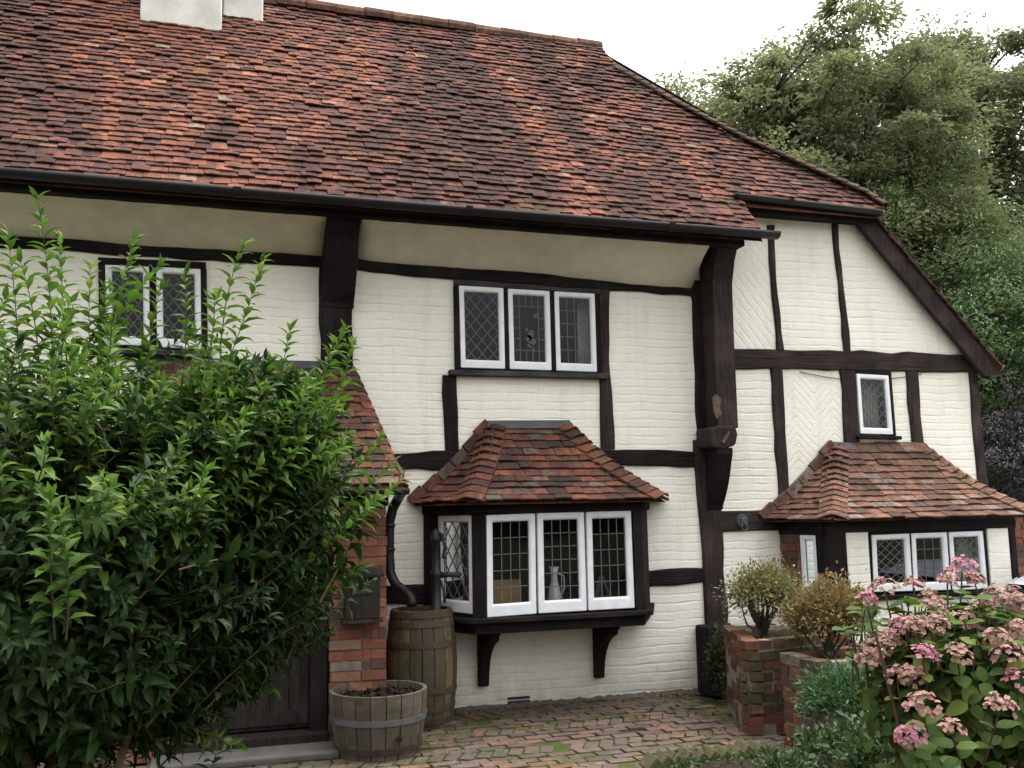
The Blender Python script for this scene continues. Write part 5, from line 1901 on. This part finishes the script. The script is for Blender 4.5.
for i in range(420):
    d = unit(rng.normal(size=3)); d[2] = abs(d[2])*0.8-0.1
    c0 = np.array([hbx[0]+0.13, 2.80, 0.93])
    tip = c0+d*np.array([0.50, 0.42, 0.52])*rng.uniform(0.6, 1.0)
    b0 = c0+(tip-c0)*0.35-np.array([0, 0, 0.15])
    P = resample([b0, (b0+tip)/2+np.array([0, 0, 0.05]), tip], 0.06)
    sm.tube(P, np.linspace(0.005, 0.0025, len(P)), 4)
    for kk in range(len(P)-1, 0, -1):
        t = unit(P[kk]-P[kk-1]); a = rng.uniform(0, 2*PI)
        e1 = unit(np.cross(t, [0.3, 0.5, 0.2])); e2 = np.cross(t, e1)
        for sg in (0, PI):
            w = e1*math.cos(a+sg)+e2*math.sin(a+sg)
            s = rng.uniform(0.55, 1.0)
            add_blade(P[kk], unit(w+t*0.4), unit(t+np.array([0, 0, 0.7])), 0.085*s, 0.052*s)
for i in range(110):
    d = unit(rng.normal(size=3))
    tip = at(945, 632, 2.85)+d*np.array([0.42, 0.25, 0.15])*rng.uniform(0.3, 1.0)
    P = resample([tip-np.array([0, 0, 0.16])+rng.normal(0, 0.03, 3), tip], 0.05)
    sm.tube(P, np.linspace(0.004, 0.0025, len(P)), 4)
    for kk in (1, len(P)-1):
        a = rng.uniform(0, 2*PI)
        for sg in (0, PI):
            w = np.array([math.cos(a+sg), math.sin(a+sg), 0.25])
            s_ = rng.uniform(0.6, 1.0)
            add_blade(P[kk], unit(w), unit(np.array([0, 0, 1.0])+rng.normal(0, 0.25, 3)), 0.085*s_, 0.052*s_)
for i in range(14):
    b0 = hbx+np.array([rng.normal(0, 0.08), rng.normal(0, 0.08), 0]); tip = np.array([hbx[0], 2.78, 0.85])+rng.normal(0, 0.22, 3)
    P = resample([b0, (b0+tip)/2+rng.normal(0, 0.04, 3), tip], 0.08); sm.tube(P, np.linspace(0.010, 0.005, len(P)), 5)
add_round_leaves(lm, Cl, Dl, Nl, Ll, Wl)
lm.build('leaves', 'leaf_hydrangea', hy, True)
sm.build('stems', 'stem_red', hy)

# --- trees


def tree(name, label, base, c, rad, mat, clumps, per, cr, L, Wd, forks=7, trunk_r=0.22, hang=0.2, group='trees behind the house', bark='bark_tree', flat=0.6, trunk_top=0.25):
    t = thing(name, label, 'tree', tuple(base), group)
    base = np.asarray(base, float); c = np.asarray(c, float); rad = np.asarray(rad, float)
    s, lm = MB(), MB()
    top = c-np.array([0, 0, rad[2]*(1-2*trunk_top)])
    P = resample([base, base+(top-base)*0.5+rng.normal(0, 0.12, 3)*np.array([1, 1, 0]), top], 0.4)
    s.tube(P, np.linspace(trunk_r, trunk_r*0.6, len(P)), 9)
    tr = s.build('trunk', bark, t)
    s = MB()
    limbs = []
    for k in range(forks):
        a = 2*PI*k/forks+rng.normal(0, 0.3)
        e = c+np.array([math.cos(a)*rad[0]*0.5, math.sin(a)*rad[1]*0.5, rad[2]*rng.uniform(-0.25, 0.6)])
        mid = top+(e-top)*0.45+np.array([0, 0, rad[2]*0.18])
        P = resample([top, mid, e], 0.35)
        s.tube(P, np.linspace(trunk_r*0.5, trunk_r*0.12, len(P)), 6)
        limbs.append(P)
    cl = []
    for k in range(clumps):
        d = unit(rng.normal(size=3))
        r = rng.uniform(0.25, 1.0)**0.38
        lump = 1+0.14*math.sin(3*d[0]*2+k % 3)+0.12*math.sin(7*d[2])
        cl.append(c+d*rad*r*lump)
    C, D = [], []
    for q in cl:
        # twig from the nearest limb point
        lp = limbs[rng.integers(0, forks)]
        best = min(limbs, key=lambda Q: np.min(np.linalg.norm(Q-q, axis=1)))
        j = int(np.argmin(np.linalg.norm(best-q, axis=1)))
        P = resample([best[j], (best[j]+q)/2+np.array([0, 0, 0.12*np.linalg.norm(q-best[j])]), q], 0.35)
        s.tube(P, np.linspace(trunk_r*0.16, 0.012, len(P)), 4, False)
        R = cr*rng.uniform(0.6, 1.3)
        m = int(per*rng.uniform(0.6, 1.3))
        # sub-sprays inside the clump
        ns = 7
        cen = rng.normal(size=(ns, 3))*R*np.array([0.6, 0.6, 0.6*flat])
        o = cen[rng.integers(0, ns, m)]+rng.normal(size=(m, 3))*R*np.array([0.27, 0.27, 0.27*flat])
        C.append(q+o)
        D.append(unit(o*np.array([1, 1, 0.4])+rng.normal(0, 0.35, (m, 3))*R+np.array([0, 0, -hang])*R))
    C = np.concatenate(C); D = np.concatenate(D)
    N = unit(rng.normal(0, 0.8, C.shape)+np.array([0, -0.25, 0.8]))
    k = rng.uniform(0.6, 1.25, len(C))
    add_small_leaves(lm, C, D, N, L*k, Wd*k)
    s.build('limbs', bark, t)
    lm.build('crown', mat, t)
    return t


def gz(p):
    return np.array([p[0], p[1], -0.42])


p = at(838, 140, 19.0)
tree('broadleaf_tree', 'tall loose yellow green tree rising behind the right end of the roof', gz(p), p+(0, 0, -0.3), (3.4, 2.6, 3.3), 'leaf_tree', 120, 760, 0.72, 0.15, 0.068, 9, 0.24, 0.25, trunk_top=0.2)
p = at(960, 120, 21.0)
tree('broadleaf_tree', 'tall green tree at the right edge with thin upright boughs', gz(p), p+(0.5, 0, -0.9), (3.4, 2.8, 3.6), 'leaf_tree_green', 120, 760, 0.78, 0.155, 0.07, 9, 0.26, 0.25, trunk_top=0.2)
p = at(720, 140, 22.0)
tree('broadleaf_tree', 'lower olive tree showing just above the hip of the roof', gz(p), p+(0.7, 0, -1.1), (2.7, 2.3, 2.8), 'leaf_tree', 95, 520, 0.8, 0.13, 0.056, 7, 0.18, 0.2, trunk_top=0.2)
p = at(905, 265, 17.5)
tree('feathery_tree', 'feathery mid green tree in front of the tall trees beside the gable', gz(p), p+(0.2, 0, -0.6), (2.6, 2.2, 3.0), 'leaf_conifer', 150, 480, 0.75, 0.125, 0.042, 9, 0.2, 0.5, trunk_top=0.15)
p = at(985, 330, 15.0)
tree('feathery_tree', 'bright dark green bushy tree beside the right corner post', gz(p), p+(0.5, 0, -0.8), (2.1, 1.8, 2.5), 'leaf_yew', 150, 360, 0.6, 0.12, 0.042, 9, 0.16, 0.5, trunk_top=0.15)
p = at(1010, 440, 13.0)
tree('dark_bush', 'dark purple leaved bush beside the right corner of the house', gz(p), p+(0.4, 0, -0.3), (1.0, 0.9, 0.9), 'leaf_plum', 60, 300, 0.4, 0.075, 0.03, 7, 0.06, 0.4, trunk_top=0.15, group=None)
p = at(1090, 250, 19.0)
tree('broadleaf_tree', 'deep green tree running out of the right edge of the picture', gz(p), p+(0, 0, -1.6), (3.0, 2.4, 4.6), 'leaf_tree_green', 110, 320, 0.9, 0.17, 0.075, 8, 0.24, 0.25, trunk_top=0.15)

# brick garden wall beyond the low bay
gw = thing('garden_wall', 'old brick garden wall running on from the right corner of the house', 'wall', (8.3, 8.4, -0.6))
m = MB(); brick_faces(m, [(7.46, 8.30), (9.2, 8.30)], -0.62, 1.5, closed=False, rough=1.5); m.build('brickwork', 'pier_brick', gw)
m = MB(); m.box(7.46, 9.2, 8.312, 8.5, -0.62, 1.49); m.build('mortar_core', 'mortar', gw)
m = MB(); m.box(7.44, 9.22, 8.27, 8.53, 1.502, 1.56); o = m.build('coping', 'stone_step', gw); bevel(o, 0.012)


# parked car, mostly hidden by the hydrangea
GX, GY, GZ = 6.62, 6.55, -0.402
car = thing('parked_car', 'silver hatchback parked beside the low bay behind the pink hydrangea', 'car', (GX+1.95, GY, GZ))


def loft(mb, prof, halfw):
    """side profile (x,z) list with its half widths, mirrored across the car's axis"""
    n = len(prof)
    V = [(GX+x, GY-w, GZ+z) for (x, z), w in zip(prof, halfw)] + [(GX+x, GY+w, GZ+z) for (x, z), w in zip(prof, halfw)]
    F = [tuple(range(n)), tuple(range(2*n-1, n-1, -1))]
    for i in range(n):
        j = (i+1) % n
        F.append((i, i+n, j+n, j))
    mb.add(V, F)


m = MB()
loft(m, [(0.02, 0.35), (0.0, 0.62), (0.06, 0.90), (0.9, 0.95), (2.75, 0.93), (3.55, 0.78), (3.80, 0.60), (3.82, 0.35), (3.5, 0.20), (0.3, 0.20)],
     [0.80, 0.84, 0.82, 0.84, 0.84, 0.80, 0.74, 0.74, 0.78, 0.80])
o = m.build('body', 'silver_paint', car); fix_normals(o); bevel(o, 0.05, 3)
m = MB()
loft(m, [(0.07, 0.905), (0.16, 1.12), (0.30, 1.32), (0.48, 1.39), (1.70, 1.41), (1.95, 1.36), (2.75, 0.925)], [0.79, 0.74, 0.66, 0.62, 0.62, 0.64, 0.78])
o = m.build('window', 'car_glass', car); fix_normals(o); bevel(o, 0.03, 2)
m = MB()
loft(m, [(0.24, 1.31), (0.46, 1.405), (1.70, 1.425), (1.98, 1.37), (1.70, 1.40), (0.48, 1.375)], [0.675, 0.635, 0.635, 0.66, 0.63, 0.63])
o = m.build('roof', 'silver_paint', car); fix_normals(o)
for sy in (-1, 1):
    for pp in ([(0.02, 0.90), (0.24, 1.31), (0.34, 1.36), (0.20, 0.92)], [(1.35, 0.93), (1.40, 1.40), (1.47, 1.40), (1.44, 0.93)], [(2.70, 0.92), (1.95, 1.37), (2.03, 1.36), (2.80, 0.92)]):
        m = MB()
        V = []
        for x, z in pp:
            w = 0.80-(z-0.9)*0.30
            V.append((GX+x, GY+sy*w, GZ+z))
        m.prism(V, (0, sy*0.022, 0))
        o = m.build('pillar', 'silver_paint', car); fix_normals(o)
    for x in (0.72, 3.10):
        c = np.array([GX+x, GY+sy*0.72, GZ+0.30])
        m = MB(); m.tube([c-(0, sy*0.09, 0), c+(0, sy*0.10, 0)], 0.29, 24); o = m.build('wheel', 'tyre', car)
        m2 = MB(); m2.tube([c+(0, sy*0.095, 0), c+(0, sy*0.11, 0)], 0.19, 18); m2.build('rim', 'silver_paint', o)
    m = MB(); m.box(GX-0.012, GX+0.05, GY+sy*0.70-0.08, GY+sy*0.70+0.08, GZ+0.62, GZ+0.84); o = m.build('tail_lamp', 'lamp_red', car); bevel(o, 0.015)
    m = MB(); m.box(GX+3.70, GX+3.80, GY+sy*0.58-0.12, GY+sy*0.58+0.12, GZ+0.55, GZ+0.67); o = m.build('headlight', 'lamp_clear', car); bevel(o, 0.02)

# ================================================================== CAMERA, SKY, SUN
cam = bpy.data.cameras.new('camera'); co_ = bpy.data.objects.new('camera', cam); COL.objects.link(co_)
cam.sensor_fit = 'HORIZONTAL'; cam.sensor_width = 36.0; cam.lens = 36.0*FPX/1024.0
cam.clip_start = 0.05; cam.clip_end = 800
from mathutils import Matrix, Vector
M = Matrix(((_r[0], _u[0], -_f[0], EYE[0]), (_r[1], _u[1], -_f[1], EYE[1]), (_r[2], _u[2], -_f[2], EYE[2]), (0, 0, 0, 1)))
co_.matrix_world = M
SC.camera = co_

SUN_EL, SUN_AZ = math.radians(75), math.radians(60)      # compass bearing from +Y, clockwise
w = bpy.data.worlds.new('World'); SC.world = w; w.use_nodes = True
nt = w.node_tree
bg = nt.nodes['Background']
sky = nt.nodes.new('ShaderNodeTexSky')
sky.sky_type = 'NISHITA'; sky.sun_disc = False
sky.sun_elevation = SUN_EL; sky.sun_rotation = SUN_AZ
sky.air_density = 2.0; sky.dust_density = 8.0; sky.ozone_density = 1.0
hs = nt.nodes.new('ShaderNodeHueSaturation'); hs.inputs['Saturation'].default_value = 0.10
nt.links.new(sky.outputs[0], hs.inputs['Color']); nt.links.new(hs.outputs[0], bg.inputs['Color'])
bg.inputs['Strength'].default_value = 0.15
sl = bpy.data.lights.new('sun', 'SUN'); sl.energy = 0.5; sl.angle = math.radians(60); sl.color = (1.0, 0.97, 0.93)
so_ = bpy.data.objects.new('sun', sl); COL.objects.link(so_)
sdir = Vector((math.sin(SUN_AZ)*math.cos(SUN_EL), math.cos(SUN_AZ)*math.cos(SUN_EL), math.sin(SUN_EL)))
so_.rotation_euler = sdir.to_track_quat('Z', 'Y').to_euler()
so_.location = (0, -5, 12)

SC.view_settings.view_transform = 'Standard'
SC.view_settings.look = 'None'
SC.view_settings.exposure = 1.8
SC.view_settings.gamma = 1.0
SC.view_settings.use_curve_mapping = False
SC.render.engine = 'CYCLES'
SC.cycles.max_bounces = 6; SC.cycles.diffuse_bounces = 3; SC.cycles.transparent_max_bounces = 12
SC.cycles.use_denoising = True
